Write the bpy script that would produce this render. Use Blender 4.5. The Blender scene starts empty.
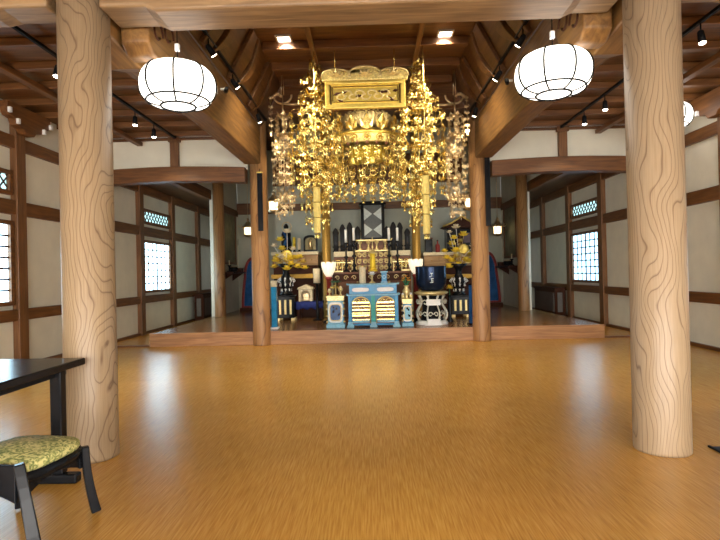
import bpy, math, random
from mathutils import Vector, Matrix
rnd = random.Random(7)
S = bpy.context.scene
C = S.collection
PI = math.pi
OFF = {}

# ------------------------------------------------------------------ camera
F = 524.0; H = 1.25
YAW = math.atan(10 / F); PITCH = math.atan(2.5 / F); ROLL = math.radians(1.3)
def ray(px, py):
    u = px - 360; v = 270 - py
    c, s = math.cos(ROLL), math.sin(ROLL)
    u, v = u * c + v * s, -u * s + v * c
    y = F * math.cos(PITCH) - v * math.sin(PITCH); z = F * math.sin(PITCH) + v * math.cos(PITCH)
    return Vector((u * math.cos(YAW) - y * math.sin(YAW), u * math.sin(YAW) + y * math.cos(YAW), z))
def at(px, py, Y):
    """the point at depth Y that was measured at (px, py) in the photograph"""
    r = ray(px, py); t = Y / r.y
    return Vector((r.x * t, Y, H + r.z * t))
cam = bpy.data.cameras.new('camera'); co = bpy.data.objects.new('camera', cam); C.objects.link(co)
fw = ray(360, 270).normalized(); rt = (ray(361, 270) - ray(360, 270)).normalized(); up = rt.cross(fw)
M = Matrix((rt, up, -fw)).transposed().to_4x4(); M.translation = (0, 0, H)
co.matrix_world = M
cam.sensor_fit = 'HORIZONTAL'; cam.sensor_width = 36; cam.lens = F / 720 * 36; cam.clip_start = .05
S.camera = co

# ------------------------------------------------------------------ mesh builder
class MB:
    def __init__(s): s.v = []; s.f = []; s.sm = []
    def add(s, vs, fs, smooth=False):
        b = len(s.v); s.v += [Vector(p) for p in vs]
        for f in fs: s.f.append([b + i for i in f]); s.sm.append(smooth)
        return s
    def box(s, x0, x1, y0, y1, z0, z1):
        return s.add([(x0,y0,z0),(x1,y0,z0),(x1,y1,z0),(x0,y1,z0),(x0,y0,z1),(x1,y0,z1),(x1,y1,z1),(x0,y1,z1)],
              [(0,3,2,1),(4,5,6,7),(0,1,5,4),(1,2,6,5),(2,3,7,6),(3,0,4,7)])
    def cbox(s, c, sx, sy, sz):
        return s.box(c[0]-sx/2, c[0]+sx/2, c[1]-sy/2, c[1]+sy/2, c[2]-sz/2, c[2]+sz/2)
    def beam(s, a, b, w, h, upv=(0,0,1)):
        a, b = Vector(a), Vector(b); d = (b-a).normalized(); sx = d.cross(Vector(upv)).normalized(); uz = sx.cross(d)
        vs = []
        for p in (a, b):
            for i, j in ((-1,-1),(1,-1),(1,1),(-1,1)): vs.append(p + sx*i*w/2 + uz*j*h/2)
        return s.add(vs, [(0,3,2,1),(4,5,6,7),(0,1,5,4),(1,2,6,5),(2,3,7,6),(3,0,4,7)])
    def tube(s, pts, r, n=8, closed=False, smooth=True):
        pts = [Vector(p) for p in pts]; m = len(pts)
        rs = r if isinstance(r, (list, tuple)) else [r]*m
        vs = []; fs = []; prev = None
        for i, p in enumerate(pts):
            if closed: d = pts[(i+1) % m] - pts[i-1]
            else: d = pts[min(i+1, m-1)] - pts[max(i-1, 0)]
            d.normalize()
            if prev is None:
                ref = Vector((0,0,1)) if abs(d.z) < .9 else Vector((1,0,0))
                a = d.cross(ref).normalized()
            else: a = (prev - d*prev.dot(d)).normalized()
            prev = a; b = d.cross(a)
            for k in range(n):
                t = 2*PI*k/n; vs.append(p + (a*math.cos(t) + b*math.sin(t))*rs[i])
        for i in range(m if closed else m-1):
            j = (i+1) % m
            for k in range(n): fs.append((i*n+k, i*n+(k+1)%n, j*n+(k+1)%n, j*n+k))
        if not closed: fs += [tuple(range(n))[::-1], tuple(range((m-1)*n, m*n))]
        return s.add(vs, fs, smooth)
    def lathe(s, prof, c=(0,0,0), n=24, smooth=True, mod=None):
        cx, cy, cz = c; vs = []; idx = []; fs = []
        for r, z in prof:
            if r < 1e-5: idx.append([len(vs)]); vs.append((cx, cy, cz+z))
            else:
                row = []
                for k in range(n):
                    t = 2*PI*k/n; rr = r*(mod(t, z) if mod else 1)
                    row.append(len(vs)); vs.append((cx+rr*math.cos(t), cy+rr*math.sin(t), cz+z))
                idx.append(row)
        for a, b in zip(idx, idx[1:]):
            for k in range(n):
                k2 = (k+1) % n
                if len(a) == 1 and len(b) == 1: continue
                if len(a) == 1: fs.append((a[0], b[k2], b[k]))
                elif len(b) == 1: fs.append((a[k], a[k2], b[0]))
                else: fs.append((a[k], a[k2], b[k2], b[k]))
        if len(idx[0]) > 1: fs.append(tuple(idx[0][::-1]))
        if len(idx[-1]) > 1: fs.append(tuple(idx[-1]))
        return s.add(vs, fs, smooth)
    def prism(s, poly, d0, d1, fn, smooth=False):
        """poly in (u, v), extruded from d0 to d1; fn(u, v, d) -> point"""
        n = len(poly)
        vs = [fn(u, v, d0) for u, v in poly] + [fn(u, v, d1) for u, v in poly]
        fs = [tuple(range(n))[::-1], tuple(range(n, 2*n))] + [(i, (i+1)%n, n+(i+1)%n, n+i) for i in range(n)]
        return s.add(vs, fs, smooth)
    def sphere(s, c, rx, ry=None, rz=None, n=12, m=8):
        ry = ry or rx; rz = rz or rx; vs = [(c[0],c[1],c[2]-rz)]; fs = []
        for i in range(1, m):
            p = -PI/2 + PI*i/m
            for k in range(n):
                t = 2*PI*k/n; vs.append((c[0]+rx*math.cos(p)*math.cos(t), c[1]+ry*math.cos(p)*math.sin(t), c[2]+rz*math.sin(p)))
        vs.append((c[0],c[1],c[2]+rz)); L = len(vs)-1
        for k in range(n):
            k2 = (k+1)%n; fs.append((0, 1+k2, 1+k)); fs.append((L, 1+(m-2)*n+k, 1+(m-2)*n+k2))
            for i in range(m-2): fs.append((1+i*n+k, 1+i*n+k2, 1+(i+1)*n+k2, 1+(i+1)*n+k))
        return s.add(vs, fs, True)
    def torus(s, c, R, r, n=24, m=6, axis='z'):
        c = Vector(c); pts = []
        for k in range(n):
            t = 2*PI*k/n; a, b = R*math.cos(t), R*math.sin(t)
            pts.append(c + (Vector((a,b,0)) if axis == 'z' else Vector((a,0,b)) if axis == 'y' else Vector((0,a,b))))
        return s.tube(pts, r, m, True)
    def leaf(s, c, d, nrm, L, W, T):
        """pointed thin leaf from c along d"""
        c = Vector(c); d = Vector(d).normalized(); n = Vector(nrm); w = d.cross(n)
        if w.length < 1e-4: w = d.orthogonal()
        w.normalize(); n = w.cross(d)
        m = c + d*L*.45
        return s.add([c, m+w*W/2, c+d*L, m-w*W/2, m+n*T/2, m-n*T/2],
                     [(0,1,4),(1,2,4),(2,3,4),(3,0,4),(1,0,5),(2,1,5),(3,2,5),(0,3,5)])
    def build(s, name, mat, parent=None, bevel=0, seg=2, sub=0):
        off = Vector((0,0,0))
        if parent is not None: off = OFF.get(parent.name, Vector((0,0,0)))
        me = bpy.data.meshes.new(name)
        me.from_pydata([tuple(v-off) for v in s.v], [], s.f)
        me.polygons.foreach_set('use_smooth', s.sm); me.update()
        me.materials.append(mat)
        o = bpy.data.objects.new(name, me); C.objects.link(o)
        OFF[o.name] = off
        if parent is not None: o.parent = parent
        if bevel:
            b = o.modifiers.new('bevel', 'BEVEL'); b.width = bevel; b.segments = seg; b.limit_method = 'ANGLE'; b.angle_limit = .6
        if sub:
            b = o.modifiers.new('sub', 'SUBSURF'); b.levels = sub; b.render_levels = sub
        return o

def tag(o, label=None, cat=None, group=None, kind=None):
    if label: o['label'] = label
    if cat: o['category'] = cat
    if group: o['group'] = group
    if kind: o['kind'] = kind
    return o
def thing(name, label, cat, loc=(0,0,0), group=None, kind=None):
    o = bpy.data.objects.new(name, None); C.objects.link(o); o.location = loc; o.empty_display_size = .1
    OFF[o.name] = Vector(loc)
    return tag(o, label, cat, group, kind)
def struct(name, mb, mat, label=None, cat=None, bevel=0, parent=None):
    o = mb.build(name, mat, parent, bevel)
    if parent is None: tag(o, label, cat, None, 'structure')
    return o
KIDS = {}
def kids(o): return [c for c in C.objects if c.parent == o]
def dup(root, loc, rotz=None, label=None, group=None):
    r = root.copy(); C.objects.link(r); r.location = loc
    if rotz is not None: r.rotation_euler.z = rotz
    if label: r['label'] = label
    if group: r['group'] = group
    def rec(src, dst):
        for ch in kids(src):
            c = ch.copy(); C.objects.link(c); c.parent = dst; rec(ch, c)
    rec(root, r)
    return r

# ------------------------------------------------------------------ materials
def newmat(name):
    m = bpy.data.materials.new(name); m.use_nodes = True
    nt = m.node_tree; return m, nt, nt.nodes['Principled BSDF']
def lnk(nt, a, ao, b, bi): nt.links.new(a.outputs[ao], b.inputs[bi])
def ramp(nt, stops):
    r = nt.nodes.new('ShaderNodeValToRGB'); e = r.color_ramp.elements
    while len(e) < len(stops): e.new(.5)
    for i, (p, c) in enumerate(stops): e[i].position = p; e[i].color = (*c, 1)
    return r
def plain(name, col, rough=.5, metal=0, vary=.12, scale=30, coat=0, bump=0, spec=.16):
    m, nt, b = newmat(name)
    tc = nt.nodes.new('ShaderNodeTexCoord'); n = nt.nodes.new('ShaderNodeTexNoise'); n.inputs['Scale'].default_value = scale; n.inputs['Detail'].default_value = 3
    lnk(nt, tc, 'Object', n, 'Vector')
    r = ramp(nt, [(.3, [c*(1-vary) for c in col]), (.7, [min(1, c*(1+vary)) for c in col])])
    lnk(nt, n, 'Fac', r, 'Fac'); lnk(nt, r, 'Color', b, 'Base Color')
    b.inputs['Roughness'].default_value = rough; b.inputs['Metallic'].default_value = metal; b.inputs['Specular IOR Level'].default_value = spec
    b.inputs['Coat Weight'].default_value = coat; b.inputs['Coat Roughness'].default_value = .1
    if bump:
        bp = nt.nodes.new('ShaderNodeBump'); bp.inputs['Strength'].default_value = bump; bp.inputs['Distance'].default_value = .01
        lnk(nt, n, 'Fac', bp, 'Height'); lnk(nt, bp, 'Normal', b, 'Normal')
    return m
def wood(name, light, dark, axis='x', rough=.5, scale=1.0):
    m, nt, b = newmat(name)
    tc = nt.nodes.new('ShaderNodeTexCoord'); mp = nt.nodes.new('ShaderNodeMapping')
    k = {'x': (1.2, 14, 14), 'y': (14, 1.2, 14), 'z': (14, 14, 1.2)}[axis]
    mp.inputs['Scale'].default_value = [a*scale for a in k]
    n = nt.nodes.new('ShaderNodeTexNoise'); n.inputs['Scale'].default_value = 1.6; n.inputs['Detail'].default_value = 5; n.inputs['Distortion'].default_value = .7
    lnk(nt, tc, 'Object', mp, 'Vector'); lnk(nt, mp, 'Vector', n, 'Vector')
    r = ramp(nt, [(.3, dark), (.5, [(a+c)/2 for a, c in zip(light, dark)]), (.68, light)])
    lnk(nt, n, 'Fac', r, 'Fac'); lnk(nt, r, 'Color', b, 'Base Color')
    b.inputs['Roughness'].default_value = rough
    bp = nt.nodes.new('ShaderNodeBump'); bp.inputs['Strength'].default_value = .15; bp.inputs['Distance'].default_value = .004
    lnk(nt, n, 'Fac', bp, 'Height'); lnk(nt, bp, 'Normal', b, 'Normal')
    return m
def ring_wood(name, light, dark, pith=(.13, .05), seed=0., rings=34, rough=.45, zs=.30, amp=.46):
    """sawn zelkova: growth rings about a wandering pith, cut by the round surface"""
    m, nt, b = newmat(name); N = nt.nodes.new
    tc = N('ShaderNodeTexCoord')
    mp = N('ShaderNodeMapping'); mp.inputs['Location'].default_value = (pith[0], pith[1], seed); mp.inputs['Scale'].default_value = (1, 1, zs)
    lnk(nt, tc, 'Object', mp, 'Vector')
    n1 = N('ShaderNodeTexNoise'); n1.inputs['Scale'].default_value = 3.0; n1.inputs['Detail'].default_value = 1.6; n1.inputs['Roughness'].default_value = .45
    lnk(nt, mp, 'Vector', n1, 'Vector')
    sep = N('ShaderNodeSeparateXYZ'); lnk(nt, mp, 'Vector', sep, 'Vector')
    cmb = N('ShaderNodeCombineXYZ'); lnk(nt, sep, 'X', cmb, 'X'); lnk(nt, sep, 'Y', cmb, 'Y')
    ln = N('ShaderNodeVectorMath'); ln.operation = 'LENGTH'; lnk(nt, cmb, 'Vector', ln, 0)
    ma = N('ShaderNodeMath'); ma.operation = 'MULTIPLY_ADD'; ma.inputs[1].default_value = amp; lnk(nt, n1, 'Fac', ma, 0); lnk(nt, ln, 'Value', ma, 2)
    mu = N('ShaderNodeMath'); mu.operation = 'MULTIPLY'; mu.inputs[1].default_value = rings; lnk(nt, ma, 'Value', mu, 0)
    fr = N('ShaderNodeMath'); fr.operation = 'FRACT'; lnk(nt, mu, 'Value', fr, 0)
    mid = [a*.86+c*.14 for a, c in zip(light, dark)]
    r = ramp(nt, [(0, dark), (.05, [a*.6+c*.4 for a, c in zip(light, dark)]), (.16, light), (.7, light), (.93, mid), (1, dark)])
    lnk(nt, fr, 'Value', r, 'Fac')
    mp2 = N('ShaderNodeMapping'); mp2.inputs['Scale'].default_value = (60, 60, 2.2); lnk(nt, tc, 'Object', mp2, 'Vector')
    n2 = N('ShaderNodeTexNoise'); n2.inputs['Scale'].default_value = 2; n2.inputs['Detail'].default_value = 4; lnk(nt, mp2, 'Vector', n2, 'Vector')
    r2 = ramp(nt, [(.3, (.82, .8, .77)), (.65, (1, 1, 1))]); lnk(nt, n2, 'Fac', r2, 'Fac')
    mx = N('ShaderNodeMix'); mx.data_type = 'RGBA'; mx.blend_type = 'MULTIPLY'; mx.inputs[0].default_value = 1
    nt.links.new(r.outputs['Color'], mx.inputs[6]); nt.links.new(r2.outputs['Color'], mx.inputs[7])
    nt.links.new(mx.outputs[2], b.inputs['Base Color'])
    b.inputs['Roughness'].default_value = rough
    return m
def emit(name, col, strength, gloss=False):
    m, nt, b = newmat(name)
    b.inputs['Base Color'].default_value = (*col, 1); b.inputs['Emission Color'].default_value = (*col, 1); b.inputs['Emission Strength'].default_value = strength
    b.inputs['Roughness'].default_value = .4
    return m

def floor_mat():
    m, nt, b = newmat('woven_rush_floor'); N = nt.nodes.new
    tc = N('ShaderNodeTexCoord')
    def nz(sc, scale, det):
        mp = N('ShaderNodeMapping'); mp.inputs['Scale'].default_value = sc; lnk(nt, tc, 'Object', mp, 'Vector')
        n = N('ShaderNodeTexNoise'); n.inputs['Scale'].default_value = scale; n.inputs['Detail'].default_value = det; lnk(nt, mp, 'Vector', n, 'Vector'); return n
    a = nz((55, 2.4, 1), 2, 4); c = nz((1, 1, 1), .6, 3); d = nz((140, 7, 1), 2, 2)
    r = ramp(nt, [(.28, (.46, .222, .038)), (.5, (.58, .305, .056)), (.72, (.68, .395, .095))]); lnk(nt, a, 'Fac', r, 'Fac')
    r2 = ramp(nt, [(.3, (.84, .82, .78)), (.7, (1.06, 1.04, 1))]); lnk(nt, c, 'Fac', r2, 'Fac')
    mx = N('ShaderNodeMix'); mx.data_type = 'RGBA'; mx.blend_type = 'MULTIPLY'; mx.inputs[0].default_value = 1
    nt.links.new(r.outputs['Color'], mx.inputs[6]); nt.links.new(r2.outputs['Color'], mx.inputs[7]); nt.links.new(mx.outputs[2], b.inputs['Base Color'])
    bp = N('ShaderNodeBump'); bp.inputs['Strength'].default_value = .10; bp.inputs['Distance'].default_value = .004; lnk(nt, d, 'Fac', bp, 'Height'); lnk(nt, bp, 'Normal', b, 'Normal')
    b.inputs['Roughness'].default_value = .27; b.inputs['Specular IOR Level'].default_value = .8
    return m
def fabric_mat():
    m, nt, b = newmat('brocade_green_gold'); N = nt.nodes.new
    tc = N('ShaderNodeTexCoord'); n = N('ShaderNodeTexNoise'); n.inputs['Scale'].default_value = 26; n.inputs['Detail'].default_value = 3; n.inputs['Distortion'].default_value = 2.5
    lnk(nt, tc, 'Object', n, 'Vector')
    r = ramp(nt, [(.36, (.14, .18, .05)), (.48, (.36, .38, .12)), (.58, (.66, .62, .26))]); r.color_ramp.interpolation = 'EASE'
    lnk(nt, n, 'Fac', r, 'Fac'); lnk(nt, r, 'Color', b, 'Base Color'); b.inputs['Roughness'].default_value = .75
    return m

COLW = ring_wood('zelkova_swirl', (.345, .245, .142), (.14, .08, .04), (.16, .06), 0, 40, .45, .5)
COLW2 = ring_wood('zelkova_knot', (.37, .27, .165), (.15, .09, .048), (-.12, .10), 3.7, 38, .45, .42)
COLIN = ring_wood('column_brown', (.36, .185, .07), (.16, .07, .025), (.1, .06), 1.3, 22)
BEAMX = wood('timber_along_x', (.27, .168, .078), (.125, .07, .03), 'x')
BEAMY = wood('timber_along_y', (.25, .125, .034), (.115, .052, .014), 'y')
TRX = wood('frame_timber_x', (.20, .078, .018), (.095, .034, .008), 'x')
TRY = wood('frame_timber_y', (.20, .078, .018), (.095, .034, .008), 'y')
TRZ = wood('frame_timber_z', (.22, .095, .030), (.11, .045, .014), 'z')
CEILX = wood('ceiling_board_x', (.18, .074, .016), (.08, .03, .007), 'x')
CEILY = wood('ceiling_board_y', (.15, .062, .014), (.07, .027, .006), 'y')
PLATW = wood('platform_board', (.40, .19, .06), (.24, .105, .03), 'x', .22)
PLATF = wood('platform_edge', (.44, .22, .09), (.25, .115, .045), 'x', .4)
ALTW = wood('altar_wood', (.42, .25, .10), (.26, .14, .05), 'x')
DARKW = plain('dark_redwood', (.055, .019, .010), .45)
DARKW.node_tree.nodes['Principled BSDF'].inputs['Specular IOR Level'].default_value = .08
PLASTER = plain('plaster', (.74, .70, .57), .9, 0, .05, 3)
PLASTERG = plain('plaster_greenish', (.50, .51, .42), .9, 0, .06, 3)
CREAM = plain('cream', (.72, .62, .42), .5)
WHITE = plain('white', (.82, .82, .8), .45, 0, .04)
BLACK = plain('black_lacquer', (.008, .009, .011), .2, 0, .2, 12, .0)
BLACKM = plain('black_metal', (.010, .010, .011), .5)
BLACKM.node_tree.nodes['Principled BSDF'].inputs['Specular IOR Level'].default_value = .08
GOLD = plain('gold', (.80, .62, .20), .27, 1, .10, 20)
GOLDP = plain('gold_leaf', (.70, .53, .13), .42, .75, .12, 16)
GOLDW = plain('pale_gold', (.72, .58, .27), .38, .6, .12, 30)
GOLDC = plain('carved_gold', (.82, .65, .25), .45, .5, .30, 45, bump=.8)
ANTIQ = plain('antique_gold', (.66, .50, .28), .36, .9, .2, 20)
YELLOW = plain('gilded_yellow', (.85, .62, .06), .5, .25)
BLUE = plain('blue_sky_sheen', (.03, .24, .46), .22, 0, .2, 8, .08)  # on the desks: daylight reflected in dark lacquer, put into the base colour
BLUED = plain('deep_blue', (.018, .075, .21), .15, 0, .3, 6, .1)
SKYB = plain('pale_blue_sky_sheen', (.24, .50, .64), .3)  # paler desk tone, the sky's reflection painted in
TEAL = plain('teal', (.06, .38, .34), .4)
RED = plain('dark_red', (.22, .03, .025), .35)
ORANGE = plain('orange_petal', (.75, .35, .04), .6)
GREEN = plain('green_leaf', (.03, .22, .10), .5)
BROWN = plain('brown_lacquer', (.16, .07, .035), .35)
SILGILT = plain('silver_gilt', (.70, .68, .58), .35, .3)
SILVER = plain('pane_grey', (.62, .68, .66), .3)
GREY = plain('grey_panel', (.16, .15, .135), .6)
BOARD = plain('board_olive', (.20, .19, .12), .5, 0, .25, 5)
FLOORM = floor_mat(); FAB = fabric_mat()
PAPER = emit('lantern_paper', (1, .95, .86), 1.5)
BULB = emit('lamp_glass', (1, .90, .70), 10)
PANEL = emit('downlight_glass', (1, .95, .85), 5)
LANT = emit('lantern_glow', (1, .82, .5), 2)
TULIP = emit('tulip_glass', (1, .88, .66), .3)
PANEW = emit('daylit_pane', (.50, .80, 1.0), 5)
PANEDIM = emit('daylit_pane_dim', (.40, .74, 1.0), 2.4)
PANEUP = emit('daylit_lattice_pane', (.50, .85, .88), .75)
DOORP = emit('daylit_door_pane', (1.0, .98, .94), 9)

# ------------------------------------------------------------------ setting
WX = 4.97; PZ = .235; PY = 9.3
mb = MB(); mb.box(-5.2, 5.2, -2.7, 16.8, -.1, 0); struct('floor', mb, FLOORM, 'wide glossy orange-brown woven floor of the hall', 'floor')
mb = MB(); mb.box(-3.95, 4.08, PY+.045, 15.3, .001, PZ); struct('floor_altar', mb, PLATW, 'raised polished wooden altar floor', 'raised floor')
mb = MB(); mb.box(-3.97, 4.10, PY, PY+.04, .001, PZ+.004); struct('trim_1', mb, PLATF, 'wooden front edge of the raised altar floor', 'step edge', .006)
mb = MB(); mb.box(-4.95, -3.98, PY+.02, PY+.08, .0, .03); struct('trim_2', mb, TRX, 'dark threshold strip between left wall and altar step', 'threshold')
mb = MB(); mb.box(4.11, 4.95, PY+.02, PY+.08, .0, .03); struct('trim_3', mb, TRX, 'dark threshold strip between right wall and altar step', 'threshold')

# side walls with window openings
WINS = [(5.52, 7.22), (11.42, 13.0)]          # bays with windows
ZLO, ZHI, ZU0, ZU1 = .90, 2.08, 2.44, 2.78    # lower lattice window, upper diamond window
def side_wall(sx, name, label):
    mb = MB()
    xo, xi = sx*5.20, sx*5.02
    x0, x1 = min(xo, xi), max(xo, xi)
    ys = [-2.7]
    for a, b in WINS:
        mb.box(x0, x1, ys[-1], a, 0, 5)
        mb.box(x0, x1, a, b, 0, ZLO); mb.box(x0, x1, a, b, ZHI, ZU0); mb.box(x0, x1, a, b, ZU1, 5)
        ys.append(b)
    mb.box(x0, x1, ys[-1], 16.8, 0, 5)
    struct(name, mb, PLASTER, label, 'wall')
side_wall(-1, 'wall_left', 'off-white plaster left wall in a brown timber frame')
side_wall(1, 'wall_right', 'off-white plaster right wall in a brown timber frame')
POSTS = [-.5, 1.45, 3.4, 5.4, 7.35, 9.3, 11.28, 13.13, 15.1]
tn = [4]
def trim(mb, mat, label, cat='timber', bevel=.008):
    n = tn[0]; tn[0] += 1
    return struct(f'trim_{n}', mb, mat, label, cat, bevel)
for sx, sd in ((-1, 'left'), (1, 'right')):
    def X(a, b): return (min(sx*a, sx*b), max(sx*a, sx*b))
    for i, y in enumerate(POSTS):
        mb = MB(); a, b = X(4.92, 5.02); mb.box(a, b, y-.10, y+.10, .0, 3.70)
        where = ['behind the camera', 'behind the camera', 'before the near window', 'before the near window', 'just past the near window', 'level with the altar step', 'before the far window', 'just past the far window', 'beside the low cabinet'][i]
        trim(mb, TRZ, f'brown square timber post on the {sd} wall {where}', 'post')
    for z0, z1, w in ((.68, .84, 'low'), (2.17, 2.37, 'middle'), (3.10, 3.28, 'high')):
        mb = MB(); a, b = X(4.945, 5.02); mb.box(a, b, -2.6, 16.5, z0, z1)
        trim(mb, TRY, f'{w} brown timber rail running along the {sd} wall', 'rail')
    mb = MB(); a, b = X(4.96, 5.02); mb.box(a, b, -2.6, 16.5, 0, .05)
    struct('baseboard_'+sd, mb, TRY, f'dark baseboard along the foot of the {sd} wall', 'baseboard')
    # windows
    for wi, (a0, b0) in enumerate(WINS):
        nm = f'window_{1 + wi + (2 if sx > 0 else 0)}'
        near = ['near', 'far'][wi]
        r = thing(nm, f'{near} {sd} wall window of square lattice panes below a diamond lattice light', 'window', (sx*5.0, (a0+b0)/2, ZLO), None, 'structure')
        mb = MB(); xa, xb = X(4.955, 5.06)
        for z0, z1 in ((ZLO, ZHI), (ZU0, ZU1)):
            mb.box(xa, xb, a0, a0+.07, z0, z1); mb.box(xa, xb, b0-.07, b0, z0, z1)
            mb.box(xa, xb, a0+.07, b0-.07, z0, z0+.06); mb.box(xa, xb, a0+.07, b0-.07, z1-.06, z1)
        mb.build('window_frame', TRY, r, .004)
        pm = PANEW if sx < 0 else PANEDIM
        mb = MB(); xa, xb = X(5.005, 5.015); mb.box(xa, xb, a0+.07, b0-.07, ZLO+.06, ZHI-.06); mb.build('lower_pane', pm, r)
        mb = MB(); mb.box(xa, xb, a0+.07, b0-.07, ZU0+.06, ZU1-.06); mb.build('upper_pane', PANEUP, r)
        mb = MB(); xa, xb = X(4.985, 5.003); nv = 5
        for k in range(1, nv+1):
            y = a0+.07+(b0-a0-.14)*k/(nv+1); w = .022 if k == 3 else .012; mb.box(xa, xb, y-w, y+w, ZLO+.06, ZHI-.06)
        for k in range(1, 7):
            z = ZLO+.06+(ZHI-ZLO-.12)*k/7; mb.box(xa, xb, a0+.07, b0-.07, z-.013, z+.013)
        mb.build('lattice', DARKW, r)
        mb = MB(); L0, L1, z0, z1 = a0+.07, b0-.07, ZU0+.06, ZU1-.06; hh = z1-z0; st = .16; xm = sx*4.994
        k = L0-hh
        while k < L1:
            for sgn in (1, -1):
                ya, yb, za, zb = k, k+hh, (z0 if sgn > 0 else z1), (z1 if sgn > 0 else z0)
                ta = max(0, (L0-ya)/hh); tb = min(1, (L1-ya)/hh)
                if tb > ta+.02: mb.beam((xm, ya+hh*ta, za+(zb-za)*ta), (xm, ya+hh*tb, za+(zb-za)*tb), .018, .014, (1, 0, 0))
            k += st
        mb.build('diamond_lattice', DARKW, r)
    # bracket arms on the wall post tops
    for y in (5.4, 7.35, 9.0):
        r = thing('bracket_arm', f'stepped wooden bracket with pale tips on {sd} wall post' + {5.4: ' nearest the camera', 7.35: ' past the near window', 9.0: ' by the altar step'}[y], 'bracket', (sx*4.9, y, 3.3), None, 'structure')
        fn = lambda u, v, d: (sx*(4.90-d), y+u, 3.30+v)
        prof = [(-.09, 0), (.09, 0), (.14, .06), (.26, .08), (.30, .16), (.42, .18), (.47, .28), (.47, .36), (-.47, .36), (-.47, .28), (-.42, .18), (-.30, .16), (-.26, .08), (-.14, .06)]
        mb = MB(); mb.prism(prof, 0, .12, fn); mb.build('arm', TRY, r, .006)
        mb = MB()
        for t in (-1, 1):
            for u, v in ((.285, .125), (.45, .235)): mb.prism([(t*u-.02, v-.035), (t*u+.02, v-.035), (t*u+.02, v+.035), (t*u-.02, v+.035)], .121, .16, fn)
        mb.build('tip', WHITE, r)

# back wall behind the camera with daylit sliding doors
mb = MB(); mb.box(-5.02, -4.6, -2.7, -2.5, 0, 5); mb.box(4.6, 5.02, -2.7, -2.5, 0, 5); mb.box(-4.6, 4.6, -2.7, -2.5, 2.3, 5)
struct('wall_back', mb, PLASTER, 'plaster wall behind the camera with sliding doors', 'wall')
for k in range(4):
    x0 = -4.6+2.3*k
    r = thing(f'door_{k+1}', 'daylit sliding paper door behind the camera', 'door', (x0+1.15, -2.6, 0), None, 'structure')
    mb = MB(); mb.box(x0, x0+.08, -2.62, -2.56, 0, 2.3); mb.box(x0+2.22, x0+2.3, -2.62, -2.56, 0, 2.3); mb.box(x0+.08, x0+2.22, -2.62, -2.56, 0, .25); mb.box(x0+.08, x0+2.22, -2.62, -2.56, 2.2, 2.3)
    mb.build('door_frame', TRZ, r)
    mb = MB(); mb.box(x0+.08, x0+2.22, -2.615, -2.605, .25, 2.2); mb.build('pane', DOORP, r)
    mb = MB()
    for j in range(1, 5): mb.box(x0+.08+.428*j-.012, x0+.08+.428*j+.012, -2.60, -2.57, .25, 2.2)
    for j in range(1, 5): mb.box(x0+.08, x0+2.22, -2.60, -2.57, .25+.39*j-.012, .25+.39*j+.012)
    mb.build('lattice', TRZ, r)

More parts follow.
